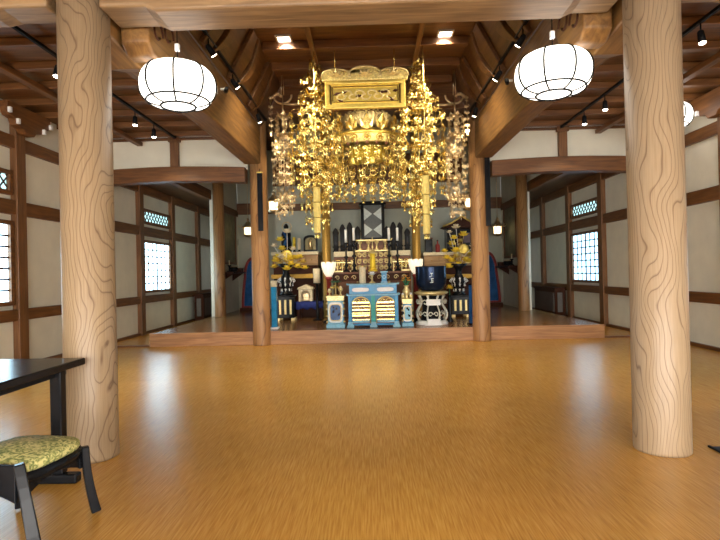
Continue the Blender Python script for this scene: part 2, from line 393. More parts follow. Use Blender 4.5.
# ceilings
AZ = 3.75; NZ = 4.58
mb = MB(); mb.box(-5.2, 5.2, -2.7, 3.55, AZ, AZ+.1); struct('ceiling_front', mb, CEILX, 'boarded ceiling over the entrance bay', 'ceiling')
for sx, sd in ((-1, 'left'), (1, 'right')):
    def X(a, b): return (min(sx*a, sx*b), max(sx*a, sx*b))
    a, b = X(2.16, 5.2)
    mb = MB(); mb.box(a, b, 3.56, 9.28, AZ, AZ+.1); struct('ceiling_'+sd, mb, CEILX, f'brown boarded ceiling of the {sd} aisle', 'ceiling')
    a, b = X(2.17, 4.98)
    k = 0
    for y in (4.15, 4.75, 5.35, 5.95, 6.55, 7.15, 7.75, 8.35, 8.95):
        mb = MB(); mb.box(a, b, y-.045, y+.045, AZ-.09, AZ-.002); trim(mb, TRX, f'brown ceiling joist crossing the {sd} aisle', 'joist')
    for x in (4.05,):
        mb = MB(); a, b = X(x-.05, x+.05); mb.box(a, b, 3.6, 9.26, AZ-.16, AZ-.092); trim(mb, TRY, f'long ceiling batten running along the {sd} aisle', 'batten')
    # over the side altar passage
    a, b = X(3.92, 5.2)
    mb = MB(); mb.box(a, b, 9.46, 16.8, 3.28, 3.38); struct('ceiling_'+sd+'_passage', mb, CEILY, f'brown boarded ceiling over the {sd} altar passage', 'ceiling')
    a, b = X(3.90, 3.98)
    mb = MB(); mb.box(a, b, 9.46, 13.0, 3.39, 5); struct('wall_'+sd+'_upper', mb, PLASTER, f'plaster wall above the {sd} altar passage', 'wall')
    a, b = X(3.86, 3.99); mb = MB(); mb.box(a, b, 9.46, 12.8, 3.12, 3.27); trim(mb, TRY, f'timber lintel along the {sd} altar passage', 'lintel')
    # wall above the rainbow beam at the altar step
    a, b = X(2.16, 5.02); mb = MB(); mb.box(a, b, 9.38, 9.45, 3.15, 5)
    struct('wall_'+sd+'_gable', mb, PLASTER, f'plaster wall over the arched {sd} tie beam at the altar step', 'wall')
    # rainbow beam (slightly cambered)
    poly = []
    n = 14
    for i in range(n+1):
        t = i/n; poly.append((2.18+2.72*t, 2.90+.05*math.sin(PI*t)))
    for i in range(n, -1, -1):
        t = i/n; poly.append((2.18+2.72*t, 3.17+.04*math.sin(PI*t)))
    mb = MB(); mb.prism(poly, 9.24, 9.46, lambda u, v, d: (sx*u, d, v))
    trim(mb, TRX, f'cambered brown tie beam from the {sd} inner column to the {sd} wall', 'tie beam', .012)
    mb = MB(); a, b = X(3.38, 3.53); mb.box(a, b, 9.29, 9.37, 3.215, 3.66); mb.box(a-.03, b+.03, 9.27, 9.37, 3.66, 3.745)
    trim(mb, TRZ, f'short strut post standing on the {sd} cambered tie beam', 'strut')
    mb = MB(); a, b = X(2.18, 4.9); mb.box(a, b, 9.3, 9.37, 3.66, 3.745) if False else mb.box(a, b, 9.32, 9.375, 3.70, 3.748)
    trim(mb, TRX, f'thin timber along the top of the {sd} gable plaster', 'timber')
    # depth beam
    poly = [(3.78, 3.02), (4.3, 2.98), (4.62, 3.08), (6.5, 3.16), (9.08, 3.18), (9.08, 3.84), (3.78, 3.84)]
    mb = MB(); a, b = X(1.86, 2.15); mb.prism(poly, a, b, lambda u, v, d: (d, u, v))
    r = mb.build(f'trim_{tn[0]}', BEAMY, None, .02, 3); tn[0] += 1
    tag(r, f'huge yellow-brown tie beam running from {sd} front column to {sd} inner column', 'tie beam', None, 'structure')
    # swirl carving at the beam's front end, on both faces
    mb = MB()
    for xs in (1.852, 2.158):
        for cy, cz, R, t0, t1 in ((4.38, 3.34, .20, -.6, 4.6), (4.38, 3.34, .12, .4, 5.6), (4.78, 3.26, .12, 1.2, 5.4), (4.15, 3.56, .13, 2.2, 6.6)):
            pts = [(sx*xs, cy+R*(1-.07*t)*math.cos(t), cz+R*(1-.07*t)*math.sin(t)) for t in [t0+(t1-t0)*i/16 for i in range(17)]]
            mb.tube(pts, .012, 6)
    mb.build('carving', DARKW, r)
    # sloped panel with curved brackets up to the nave ceiling
    fn = lambda u, v, d: (sx*(1.86-.36*v + d*-.9), u, 3.85+.73*v - d*.45)
    mb = MB(); mb.prism([(3.75, 0), (9.2, 0), (9.2, 1), (3.75, 1)], -.03, 0, fn)
    struct('wall_'+sd+'_nave', mb, CEILY, f'sloping brown timber panel between {sd} beam and nave ceiling', 'wall')
    for y in (5.0, 6.1, 7.2, 8.3):
        outer = []; inner = []
        for i in range(13):
            t = i/12; outer.append((y-.05+.42*math.sin(PI*t*.92), .04+.9*t)); inner.append((y-.05+.20*math.sin(PI*t*.92), .04+.9*t))
        mb = MB(); mb.prism(outer+inner[::-1], .002, .07, fn)
        mb.prism([(y-.32, .03), (y-.08, .03), (y+.02, .35), (y+.08, .62), (y-.04, .93), (y-.28, .93)], .002, .06, fn)
        trim(mb, CEILY, f'curved carved bracket on the {sd} nave panel' + {5.0: ' behind the front beam', 6.1: ' nearest the paper lantern', 7.2: ' between the spotlights', 8.3: ' nearest the gilded hangings'}[y], 'bracket', .012)
mb = MB(); mb.box(-1.55, 1.55, 3.75, 9.2, NZ, NZ+.1); struct('ceiling_nave', mb, CEILX, 'coffered brown ceiling above the nave', 'ceiling')
for i in range(7):
    y = 4.55+.735*i; mb = MB(); mb.box(-1.47, 1.47, y-.05, y+.05, NZ-.12, NZ-.002); trim(mb, TRX, 'cross joist of the coffered nave ceiling', 'joist')
for x in (-.75, .75):
    mb = MB(); mb.box(x-.035, x+.035, 3.8, 9.18, NZ-.15, NZ-.122); trim(mb, TRY, 'lengthwise batten of the coffered nave ceiling', 'batten')
mb = MB(); mb.box(-2.16, 2.16, 3.5, 3.72, 3.565, 5); struct('wall_front_upper', mb, CEILX, 'timber wall above the front tie beam', 'wall')
mb = MB(); mb.box(-4.0, 4.0, 9.46, 15.5, 4.9, 5.0); struct('ceiling_altar', mb, CEILX, 'dark ceiling over the altar', 'ceiling')
mb = MB(); mb.box(-1.78, 1.78, 9.24, 9.44, 4.10, 4.56); trim(mb, TRX, 'dark header beam between the inner columns above the altar', 'header beam')
mb = MB(); mb.box(-2.15, 2.15, 9.2, 9.44, 4.57, 5.0); struct('wall_altar_header', mb, CEILX, 'timber infill above the altar header beam', 'wall')
# altar back walls
mb = MB(); mb.box(-2.4, 2.4, 13.4, 13.5, PZ+.002, 4.9); struct('wall_altar', mb, PLASTERG, 'grey-green plaster wall behind the altar', 'wall')
for z0, z1, t in ((2.86, 3.04, 'lower'), (3.5, 4.25, 'upper')):
    mb = MB(); mb.box(-2.42, 2.42, 13.30, 13.39, z0, z1); trim(mb, TRX, f'{t} brown timber band across the altar back wall', 'timber')
mb = MB(); mb.box(-5.02, 5.02, 16.52, 16.7, 0, 5); struct('wall_rear', mb, PLASTER, 'rear plaster wall', 'wall')
mb = MB(); mb.box(-3.85, 3.85, 15.32, 15.42, .0, 5); struct('wall_rear_altar', mb, PLASTERG, 'plaster wall behind the altar passages', 'wall')
mb = MB(); mb.box(-3.85, 3.85, 15.2, 15.31, 3.02, 3.34); trim(mb, TRX, 'brown timber band on the rear altar wall', 'timber')
for sx, sd in ((-1, 'left'), (1, 'right')):
    a, b = min(sx*3.86, sx*3.97), max(sx*3.86, sx*3.97)
    mb = MB(); mb.box(a, b, 13.0, 15.31, 0.0, 5); struct('wall_'+sd+'_altar', mb, PLASTER, f'plaster side wall {sd} of the altar', 'wall')
    a, b = min(sx*3.78, sx*3.99), max(sx*3.78, sx*3.99)
    mb = MB(); a, b = min(sx*3.81, sx*3.855), max(sx*3.81, sx*3.855); mb.box(a, b, 13.2, 15.2, 2.95, 3.12); trim(mb, TRY, f'timber rail on the {sd} altar side wall', 'rail')
    mb = MB(); a, b = min(sx*4.1, sx*4.95), max(sx*4.1, sx*4.95); mb.box(a, b, 16.44, 16.51, 2.2, 2.4); trim(mb, TRX, f'timber rail on the rear wall of the {sd} passage', 'rail')

# front tie beam with shoulders (sleeves) at the columns
r = None
BXa, BY0, BY1 = 1.80, 3.52, 3.84
poly = [(-1.81, 3.095), (-1.50, 3.095), (-1.42, 3.06), (1.42, 3.06), (1.50, 3.095), (1.77, 3.095), (1.77, 3.56), (-1.81, 3.56)]
mb = MB(); mb.prism(poly, BY0, BY1, lambda u, v, d: (u, d, v))
fb = mb.build(f'trim_{tn[0]}', BEAMX, None, .02, 3); tn[0] += 1
tag(fb, 'long pale brown tie beam across the top between the two front columns', 'tie beam', None, 'structure')
mb = MB()
for s in (-1, 1):
    for cx, cz, R, t0, t1 in ((1.22, 3.12, .09, 0, 5.2), (1.02, 3.16, .14, -.4, 2.2), (1.30, 3.2, .12, .2, 2.4)):
        mb.tube([(s*(cx+R*(1-.08*t)*math.cos(t)), BY0-.001, cz+.10+R*(1-.08*t)*math.sin(t)) for t in [t0+(t1-t0)*i/14 for i in range(15)]], .009, 5)
    mb.tube([(s*.35, BY0-.001, 3.13), (s*.7, BY0-.001, 3.14), (s*1.0, BY0-.001, 3.165), (s*1.22, BY0-.001, 3.13)], .007, 5)
mb.build('carving', DARKW, fb)
for sx, sd in ((-1, 'left'), (1, 'right')):
    poly = [(2.18, 3.13), (2.5, 3.13), (2.6, 3.11), (4.9, 3.11), (4.9, 3.58), (2.18, 3.58)]
    mb = MB(); mb.prism(poly, 3.55, 3.81, lambda u, v, d: (sx*u, d, v)); trim(mb, BEAMX, f'pale brown tie beam from the {sd} front column out to the {sd} wall', 'tie beam', .02)
    # carved nose bracket under the depth beam beside the column
    mb = MB(); xa, xb = min(sx*1.62, sx*1.84), max(sx*1.62, sx*1.84)
    fnb = lambda u, v, d: (d, 3.9+u, v)
    mb.prism([(0, 3.02), (.10, 2.95), (.24, 2.96), (.34, 3.04), (.5, 3.10), (.58, 3.2), (.58, 3.42), (0, 3.42)], xa, xb, fnb)
    nb = mb.build(f'trim_{tn[0]}', BEAMY, None, .02, 2); tn[0] += 1
    tag(nb, f'carved cloud-shaped bracket behind the top of the {sd} front column', 'bracket', None, 'structure')
    mb = MB()
    for cu, cv, R in ((.16, 3.16, .10), (.38, 3.24, .11), (.2, 3.33, .06)):
        mb.tube([(sx*1.617, 3.9+cu+R*(1-.1*t)*math.cos(t), cv+R*(1-.1*t)*math.sin(t)) for t in [i*.4 for i in range(15)]], .011, 5)
    mb.build('carving', DARKW, nb)

# ------------------------------------------------------------------ columns
def column(x, y, r, z0, z1, mat, label, foot=False, taper=.985):
    o = MB().lathe([(r, 0), (r, .02), (r*taper, z1-z0)], (0, 0, 0), 48)
    ob = o.build('wooden_column', mat); ob.location = (x, y, z0)
    tag(ob, label, 'column', None, 'thing'); return ob
column(-1.98, 3.655, .172, .001, 3.55, COLW, 'thick pale round column with looping grain, rising behind the black table and stool')
column(1.965, 3.62, .178, .001, 3.55, COLW2, 'thick pale round column with a swirling knot, standing alone at right front')
column(-1.95, 9.30-.0, .155, .001, 4.55, COLIN, 'slim brown round column at the left end of the altar step')
column(1.95, 9.30-.0, .155, .001, 4.55, COLIN, 'slim brown round column at the right end of the altar step')
column(-3.72, 12.9, .135, PZ+.001, 4.88, COLIN, 'brown column beside the left framed board, behind the low cabinet')
column(3.72, 12.8, .135, PZ+.001, 4.88, COLIN, 'brown column beside the right framed board, before the low cabinet')
for s, sd in ((-1, 'left'), (1, 'right')):
    x = at(326 if s < 0 else 416, 230, 12.2).x
    column(x, 12.2, .10, PZ+.001, 4.85, plain('gilt_brown_column_'+sd, (.42, .25, .06), .35, .3), f'slender gilt-brown altar pillar just behind the {sd} white tulip lamp')

# black hanging boards on inner columns
for s, px, y0, y1, sd in ((-1, 259.5, 173, 231, 'left'), (1, 487, 155, 226, 'right')):
    p = at(px, y0, 9.09); q = at(px, y1, 9.09)
    r = thing('hanging_board', f'narrow black board hanging on the {sd} inner column', 'sign board', (p.x, 9.1, q.z))
    MB().box(p.x-.045, p.x+.045, 9.085, 9.115, q.z, p.z).build('panel', BLACK, r, .006)
    MB().box(p.x-.052, p.x+.052, 9.08, 9.12, p.z+.001, p.z+.02).build('top_cap', GOLDP, r)
    MB().beam((p.x, 9.1, p.z+.02), (p.x, 9.12, p.z+.08), .01, .01, (1, 0, 0)).build('hook', BLACKM, r)

# ------------------------------------------------------------------ paper lanterns
def paper_lantern(c, R, hh, cord_top, label):
    r = thing('hanging_paper_lantern', label, 'lantern', c, 'white paper lanterns')
    cx, cy, cz = c; prof = []
    for i in range(17):
        t = -PI/2*.86 + PI*.86*i/16
        prof.append((R*abs(math.cos(t))**.5, hh*math.copysign(abs(math.sin(t))**.9, math.sin(t))))
    MB().lathe(prof, c, 40).build('shade', PAPER, r)
    mb = MB()
    for k in range(8):
        a = 2*PI*(k+.3)/8
        mb.tube([(cx+(q+.004)*math.cos(a), cy+(q+.004)*math.sin(a), cz+z) for q, z in prof], .008*R/.31, 5)
    mb.build('rib', BLACKM, r)
    mb = MB(); q, z = prof[1]; mb.torus((cx, cy, cz+prof[0][1]-.004), prof[0][0]*.98, .009, 32, 6); mb.torus((cx, cy, cz+prof[3][1]), prof[3][0]+.004, .008, 36, 5); mb.build('bottom_ring', BLACKM, r)
    q, z = prof[-1]; MB().torus((cx, cy, cz+z+.004), q*.98, .006, 32, 6).build('top_ring', BLACKM, r)
    mb = MB()
    for k in range(3):
        a = 2*PI*k/3; mb.tube([(cx+q*.96*math.cos(a), cy+q*.96*math.sin(a), cz+z+.004), (cx, cy, cz+z+.06)], .003, 5)
    mb.build('hanger', BLACKM, r)
    MB().tube([(cx, cy, cz+z+.06), (cx, cy, cord_top)], .004, 6).build('cord', BLACKM, r)
    MB().cbox((cx, cy, cz+z+.15), .035, .035, .06).build('connector', WHITE, r, .004)
    l = bpy.data.lights.new('lantern_bulb', 'POINT'); l.energy = 30*R/.31; l.color = (1, .86, .66); l.shadow_soft_size = R*.8
    return r
pl = at(178, 86, 4.25); paper_lantern(pl, .298, .168, 4.57, 'large white paper lantern hanging near the left front column')
pr = at(553, 74, 4.25); paper_lantern(pr, .298, .168, 4.57, 'large white paper lantern hanging near the right front column')
p3 = at(667, 117, 7.6); paper_lantern(p3, .32, .18, 3.74, 'distant white paper lantern half hidden by the right front column')

# ------------------------------------------------------------------ tracks and spotlights
def track(x, y0, y1, z, label):
    r = thing('ceiling_light_track', label, 'light track', (x, (y0+y1)/2, z))
    MB().box(x-.018, x+.018, y0, y1, z-.012, z+.02).build('rail', BLACKM, r, .003)
    MB().box(x-.022, x+.022, y1, y1+.04, z-.016, z+.024).build('end_cap', BLACKM, r)
track(-1.76, 4.3, 9.05, 3.94, 'black light track along the left beam of the nave')
track(1.76, 4.3, 9.05, 3.94, 'black light track along the right beam of the nave')
track(-3.3, 4.0, 8.9, AZ-.115, 'black light track on the left aisle ceiling')
track(3.3, 4.0, 8.9, AZ-.115, 'black light track on the right aisle ceiling')
SPOTS = [(-1.76, 5.85, 3.94, 'left nave track, nearest the left paper lantern', (0, 9, 3)), (-1.76, 6.9, 3.94, 'left nave track, middle of three', (-.6, 8.4, 3.2)), (-1.76, 8.45, 3.94, 'left nave track, nearest the gilded hangings', (-.7, 11.8, 1.3)),
         (1.76, 5.85, 3.94, 'right nave track, nearest the right paper lantern', (0, 9, 3)), (1.76, 6.9, 3.94, 'right nave track, middle of three', (.6, 8.4, 3.2)), (1.76, 8.45, 3.94, 'right nave track, nearest the gilded hangings', (.7, 11.8, 1.3)),
         (-3.3, 4.55, AZ-.115, 'left aisle track, at the photo edge', (-3.9, 5, 0)), (-3.3, 5.55, AZ-.115, 'left aisle track, just left of the column', (-3.9, 6, 0)), (-3.3, 7.4, AZ-.115, 'left aisle track, just right of the column', (-3.2, 9, 1)), (-3.3, 8.05, AZ-.115, 'left aisle track, farthest', (-3.4, 10.5, 1)),
         (3.3, 5.2, AZ-.115, 'right aisle track, just right of the column', (3.9, 6, 0)), (3.3, 7.3, AZ-.115, 'right aisle track, just left of the column', (3.2, 9, 1)), (3.3, 8.0, AZ-.115, 'right aisle track, farthest', (3.4, 10.5, 1))]
for x, y, z, lab, tgt in SPOTS:
    top = Vector((x, y, z-.013)); piv = top+Vector((0, 0, -.10)); d = (Vector(tgt)-piv).normalized(); d = (d*.6+Vector((0, -.35, -.8))*.4).normalized() if abs(x) < 2 else (d*.3+Vector((0, -.25, -.9))).normalized()
    r = thing('ceiling_spotlight', 'small black spotlight with lit bulb on '+lab, 'spotlight', top, 'track spotlights')
    MB().tube([top, piv], .008, 6).build('stem', BLACKM, r)
    a = piv-d*.03; b = piv+d*.10
    MB().tube([a, a+d*.015, b], [.018, .03, .038], 12).build('housing', BLACKM, r)
    MB().tube([b+d*.001, b+d*.010], [.034, .028], 12).build('lens', BULB, r)
    l = bpy.data.lights.new('spot', 'SPOT'); l.energy = (36 if y < 8 else 130) if abs(x) < 2 else 30; l.spot_size = math.radians(40 if abs(x) < 2 and y > 8 else 70); l.spot_blend = .6; l.color = (1, .84, .58); l.shadow_soft_size = .05
    lo = bpy.data.objects.new('spot_beam', l); C.objects.link(lo); lo.location = b+d*.03
    dd = (Vector(tgt)-lo.location).normalized(); lo.rotation_euler = dd.to_track_quat('-Z', 'Y').to_euler()
for s, px, py, sd in ((-1, 285, 38, 'left'), (1, 445, 33, 'right')):
    x, y = (-1.14, 7.36) if s < 0 else (1.13, 7.36)
    r = thing('ceiling_downlight', f'square lit downlight in the nave ceiling above the {sd} gilded hangings', 'downlight', (x, y, NZ), 'nave downlights')
    mb = MB()
    for a, b, c, d in ((-.11, .11, -.11, -.085), (-.11, .11, .085, .11), (-.11, -.085, -.085, .085), (.085, .11, -.085, .085)): mb.box(x+a, x+b, y+c, y+d, NZ-.022, NZ-.003)
    mb.build('frame', WHITE, r); MB().box(x-.084, x+.084, y-.084, y+.084, NZ-.014, NZ-.004).build('diffuser', PANEL, r)
for s, px, py, sd in ((-1, 214, 103, 'left'), (1, 506, 92, 'right')):
    p = Vector((s*1.80, 6.45, 3.56)); 
    r = thing('wall_mounted_camera', f'small black camera on a white bracket on the {sd} nave beam', 'camera', p)
    MB().box(min(p.x, p.x-s*.05), max(p.x, p.x-s*.05), p.y-.012, p.y+.012, p.z-.012, p.z+.012).box(min(p.x+s*.045, p.x+s*.055), max(p.x+s*.045, p.x+s*.055), p.y-.03, p.y+.03, p.z-.05, p.z+.05).build('bracket', WHITE, r)
    MB().tube([p+Vector((-s*.052, .05, -.01)), p+Vector((-s*.10, -.10, -.03))], .026, 10).build('body', BLACKM, r)

# ------------------------------------------------------------------ table, stool, mat
TX1, TY1, TZ = -1.875, 3.40, .735
r = thing('black_table', 'black lacquered table with a thin top, cut by the left edge of the photo', 'table', (TX1-.45, 2.5, 0))
MB().box(TX1-.9, TX1, 1.6, TY1, TZ-.045, TZ).build('table_top', BLACK, r, .008)
MB().box(TX1-.84, TX1-.06, 1.7, TY1-.12, TZ-.085, TZ-.046).build('apron', BLACKM, r)
for y in (1.85, 3.19):
    for x in (TX1-.80, TX1-.06): MB().box(x-.035, x+.035, y-.03, y+.03, .062, TZ-.086 if False else TZ-.047).build('leg', BLACK, r, .006)
    MB().box(TX1-.93, TX1+.06, y-.035, y+.035, .002, .06).build('foot_bar', BLACK, r, .012)
def stool(cx, cy):
    r = thing('low_stool', 'low stool with yellow-green brocade seat and splayed black legs', 'stool', (cx, cy, 0))
    w, d, zt = .44, .45, .37
    def rr(w, d, k):                              # rounded square
        out = []
        for i in range(28):
            t = 2*PI*i/28; c, s = math.cos(t), math.sin(t); out.append((w/2*math.copysign(abs(c)**k, c), d/2*math.copysign(abs(s)**k, s)))
        return out
    mb = MB(); lay = [(.96, zt), (1.0, zt+.012), (1.0, zt+.03), (.96, zt+.043), (.80, zt+.055), (.45, zt+.064), (.1, zt+.074)]
    vs = []; fs = []; base = rr(w, d, .55); n = 28
    for k, z in lay: vs += [(cx+x*k, cy+y*k, z) for x, y in base]
    for i in range(len(lay)-1):
        for j in range(n): fs.append((i*n+j, i*n+(j+1)%n, (i+1)*n+(j+1)%n, (i+1)*n+j))
    fs += [tuple(range(n))[::-1], tuple(range((len(lay)-1)*n, len(lay)*n))]
    mb.add(vs, fs, True); mb.build('cushion', FAB, r)
    mb = MB(); vs = []; fs = []
    b2 = rr(w*1.03, d*1.03, .55)
    for z in (zt-.045, zt-.001): vs += [(cx+x, cy+y, z) for x, y in b2]
    fs = [(j, (j+1)%n, n+(j+1)%n, n+j) for j in range(n)]+[tuple(range(n))[::-1], tuple(range(n, 2*n))]
    mb.add(vs, fs, True); mb.build('seat_frame', BLACK, r)
    # arched aprons and curved splayed legs
    for ax in (0, 1):
        for sg in (-1, 1):
            zt_ = .425 if (ax == 0 and sg < 0) else .33; poly = [(-.19, zt_)]+[(-.19+.38*i/10, .255+.05*math.sin(PI*i/10)) for i in range(11)]+[(.19, zt_)]
            mb = MB()
            fnx = (lambda u, v, dd: (cx+u, cy+sg*(d/2-(.0 if sg < 0 else .055)+dd), v)) if ax == 0 else (lambda u, v, dd: (cx+sg*(w/2-.055+dd), cy+u, v))
            mb.prism(poly, 0, .022, fnx); mb.build('apron', BLACK, r, .004)
    for sx in (-1, 1):
        for sy in (-1, 1):
            pts = []; R = []
            for i in range(9):
                t = i/8; k = .90+.02*t+(.26 if sy < 0 else .13)*t*t
                pts.append((cx+sx*w/2*(k if sy > 0 else k+.25*t), cy+sy*d/2*(k+(.13*(1-t) if sy < 0 else 0)), .43*(1-t)+.012*t if sy < 0 else .365*(1-t)+.012*t)); R.append((.026 if sy > 0 else .032)+.008*math.sin(PI*t*.6)-.012*t*(1-t))
            MB().tube(pts, R, 4, smooth=False).build('leg', BLACK, r, .006)
    return r
sr = stool(-1.75, 2.57); sr.rotation_euler.z = math.radians(-8)
r = thing('floor_mat', 'dark grey floor mat lying at the right edge of the photo', 'mat', (2.9, 3.45, 0))
q = at(707, 452, 3.6)
MB().box(2.30, 3.2, 3.05, 3.62, .001, .012).build('pad', plain('mat_grey', (.05, .055, .065), .8, bump=.5), r, .003)
MB().box(2.285, 2.299, 3.03, 3.64, .001, .014).build('edging', BLACKM, r)

# ------------------------------------------------------------------ low cabinets, framed boards, shelves, blue screens
for s, sd, y0, y1 in ((-1, 'left', 14.4, 16.2), (1, 'right', 13.25, 14.95)):
    x0, x1 = s*4.62, s*4.90; a, b = min(x0, x1), max(x0, x1)
    r = thing('low_cabinet', f'low dark cabinet with grey slatted front against the {sd} wall', 'cabinet', ((a+b)/2, (y0+y1)/2, 0), 'low wall cabinets')
    fx = x0
    MB().box(a, b, y0, y1, .70, .76).build('top', DARKW, r, .006)
    MB().box(a+.02, b-.005, y0+.03, y1-.03, .06, .699).build('body', DARKW, r)
    MB().box(a, b, y0, y1, .001, .059).build('plinth', DARKW, r)
    mb = MB(); fa, fb2 = (a+.004, a+.019) if s > 0 else (b-.019, b-.004)
    mb.box(fa, fb2, y0+.10, y1-.10, .14, .63); mb.build('front_panel', GREY, r)
    mb = MB(); mb.box(a+.08, b-.08, y0+.022, y0+.029, .14, .63); mb.build('end_panel', GREY, r)
    mb = MB(); fa, fb2 = (a-.004, a+.003) if s > 0 else (b-.003, b+.004)
    for k in range(18): yy = y0+.12+(y1-y0-.24)*k/17; mb.box(fa, fb2, yy-.012, yy+.012, .14, .63)
    mb.build('slat', DARKW, r)
for s, sd in ((-1, 'left'), (1, 'right')):
    x = s*3.855
    def X2(a, b): return (min(s*a, s*b), max(s*a, s*b))
    r = thing('framed_board', f'tall framed olive board hanging on the {sd} altar side wall', 'framed board', (x, 14.2, 1.6))
    a, b = X2(3.825, 3.85); MB().box(a, b, 13.75, 14.85, 1.62, 2.92).build('board', BOARD, r)
    mb = MB(); a, b = X2(3.80, 3.852); mb.box(a, b, 13.68, 13.75, 1.55, 3.0); mb.box(a, b, 14.85, 14.92, 1.55, 3.0); mb.box(a, b, 13.75, 14.85, 1.55, 1.62); mb.box(a, b, 13.75, 14.85, 2.92, 3.0)
    mb.build('frame', BROWN, r, .006)
    r = thing('wall_shelf', f'narrow dark shelf below the framed board on the {sd} altar side wall', 'shelf', (s*3.7, 14.1, 1.3))
    a, b = X2(3.48, 3.85); MB().box(a, b, 13.3, 14.9, 1.30, 1.34).build('board', DARKW, r, .004)
    for y in (13.6, 14.6):
        mb = MB(); mb.prism([(3.85, 1.10), (3.85, 1.299), (3.55, 1.299)], y-.02, y+.02, lambda u, v, d: (s*u, d, v)); mb.build('bracket', DARKW, r)
    # objects on the shelf
    y = 13.55
    r = thing('candle_holder', f'small black candle holder on the {sd} wall shelf', 'candle holder', (s*3.65, y, 1.34))
    MB().lathe([(.07, .001), (.07, .02), (.02, .04), (.02, .14), (.05, .16), (.05, .175), (0, .175)], (s*3.65, y, 1.34), 14).build('stand', BLACKM, r)
    MB().lathe([(.015, .176), (.015, .30), (0, .305)], (s*3.65, y, 1.34), 10).build('candle', CREAM, r)
    y = 13.95
    r = thing('incense_bowl', f'dark round incense bowl on the {sd} wall shelf', 'bowl', (s*3.65, y, 1.34))
    MB().lathe([(.06, .001), (.10, .03), (.12, .09), (.10, .13), (.09, .13), (.10, .09), (0, .06)], (s*3.65, y, 1.34), 18).build('bowl', BLACKM, r)
    MB().torus((s*3.65, y, 1.472), .098, .010, 20, 6).build('rim', ANTIQ, r)
    y = 14.4
    r = thing('offering_box', f'flat dark box on the {sd} wall shelf', 'box', (s*3.65, y, 1.34))
    MB().box(s*3.65-.12, s*3.65+.12, y-.14, y+.14, 1.341, 1.42).build('body', DARKW, r, .005); MB().box(s*3.65-.13, s*3.65+.13, y-.15, y+.15, 1.421, 1.45).build('lid', BROWN, r, .005)
    # blue arched screen with dark red frame
    cx = s*3.30
    r = thing('blue_screen', f'tall glossy blue panel in a curved dark red frame, {sd} rear of altar', 'screen', (cx, 14.7, PZ))
    def arch(w0, w1, h):
        pts = []
        for i in range(9): t = i/8; pts.append((-(w0+(w1-w0)*t**1.6), h*.62*t))
        for i in range(1, 12): a = PI-PI*i/12; pts.append((w1*math.cos(a), h*.62+h*.38*math.sin(a)))
        pts += [(-u, v) for u, v in pts[8::-1]]
        return pts
    f2 = lambda u, v, d: (cx+u, 14.7+d, PZ+.10+v)
    o = arch(.33, .25, 1.42); i_ = arch(.26, .185, 1.30)
    mb = MB(); n = len(o); vs = [f2(u, v, -.05) for u, v in o]+[f2(u, v+.04, -.05) for u, v in i_]+[f2(u, v, .05) for u, v in o]+[f2(u, v+.04, .05) for u, v in i_]
    fs = []
    for j in range(n):
        k = (j+1) % n; fs += [(j, k, n+k, n+j), (2*n+k, 2*n+j, 3*n+j, 3*n+k), (k, j, 2*n+j, 2*n+k), (n+j, n+k, 3*n+k, 3*n+j)]
    mb.add(vs, fs); mb.build('frame', RED, r, .006)
    MB().prism([(u*.995, v+.045) for u, v in i_], -.01, .01, f2).build('panel', BLUED, r)
    MB().box(cx-.36, cx+.36, 14.56, 14.84, PZ+.001, PZ+.098).build('base', DARKW, r, .01)
    # hanging bronze lantern in front
    def hang_lantern(c, sc, top, label, name='hanging_lantern'):
        r = thing(name, label, 'hanging lantern', c, None)
        cx, cy, cz = c
        hexp = lambda prof, off=0: MB().lathe([(q*sc, (z+off)*sc) for q, z in prof], c, 6, False)
        hexp([(.05, -.20), (.13, -.16), (.15, -.12), (0, -.119)]).build('base', ANTIQ, r)
        hexp([(.105, -.117), (.115, .10), (0, .101)]).build('glow_box', LANT, r)
        mb = MB()
        for k in range(6):
            a = PI/3*k; mb.tube([(cx+.122*sc*math.cos(a), cy+.122*sc*math.sin(a), cz-.118*sc), (cx+.128*sc*math.cos(a), cy+.128*sc*math.sin(a), cz+.101*sc)], .010*sc, 5)
        mb.build('frame', ANTIQ, r)
        hexp([(.25, .103), (.23, .13), (.12, .19), (.06, .28), (.03, .30), (.05, .34), (.03, .39), (0, .42)]).build('roof', ANTIQ, r)
        mb = MB()
        for k in range(6):
            a = PI/3*k; pts = [(cx+q*sc*math.cos(a), cy+q*sc*math.sin(a), cz+z*sc) for q, z in ((.24, .125), (.28, .14), (.30, .18), (.27, .20))]; mb.tube(pts, [.016*sc, .013*sc, .01*sc, .006*sc], 5)
        mb.build('eave_curl', ANTIQ, r)
        MB().tube([(cx, cy, cz+.42*sc), (cx, cy, top)], .006, 5).build('chain', ANTIQ, r)
        return r
    p = at(248 if s < 0 else 497.5, 231 if s < 0 else 246 - 16, 14.1)
    hang_lantern(p, .85, 4.89, f'lit bronze hanging lantern before the {sd} blue panel')
    p = at(273.5 if s < 0 else 469.5, 206 if s < 0 else 203, 10.6)
    hang_lantern(p, .75, 4.89, f'lit gilt hanging lantern inside the altar beside the {sd} inner column')

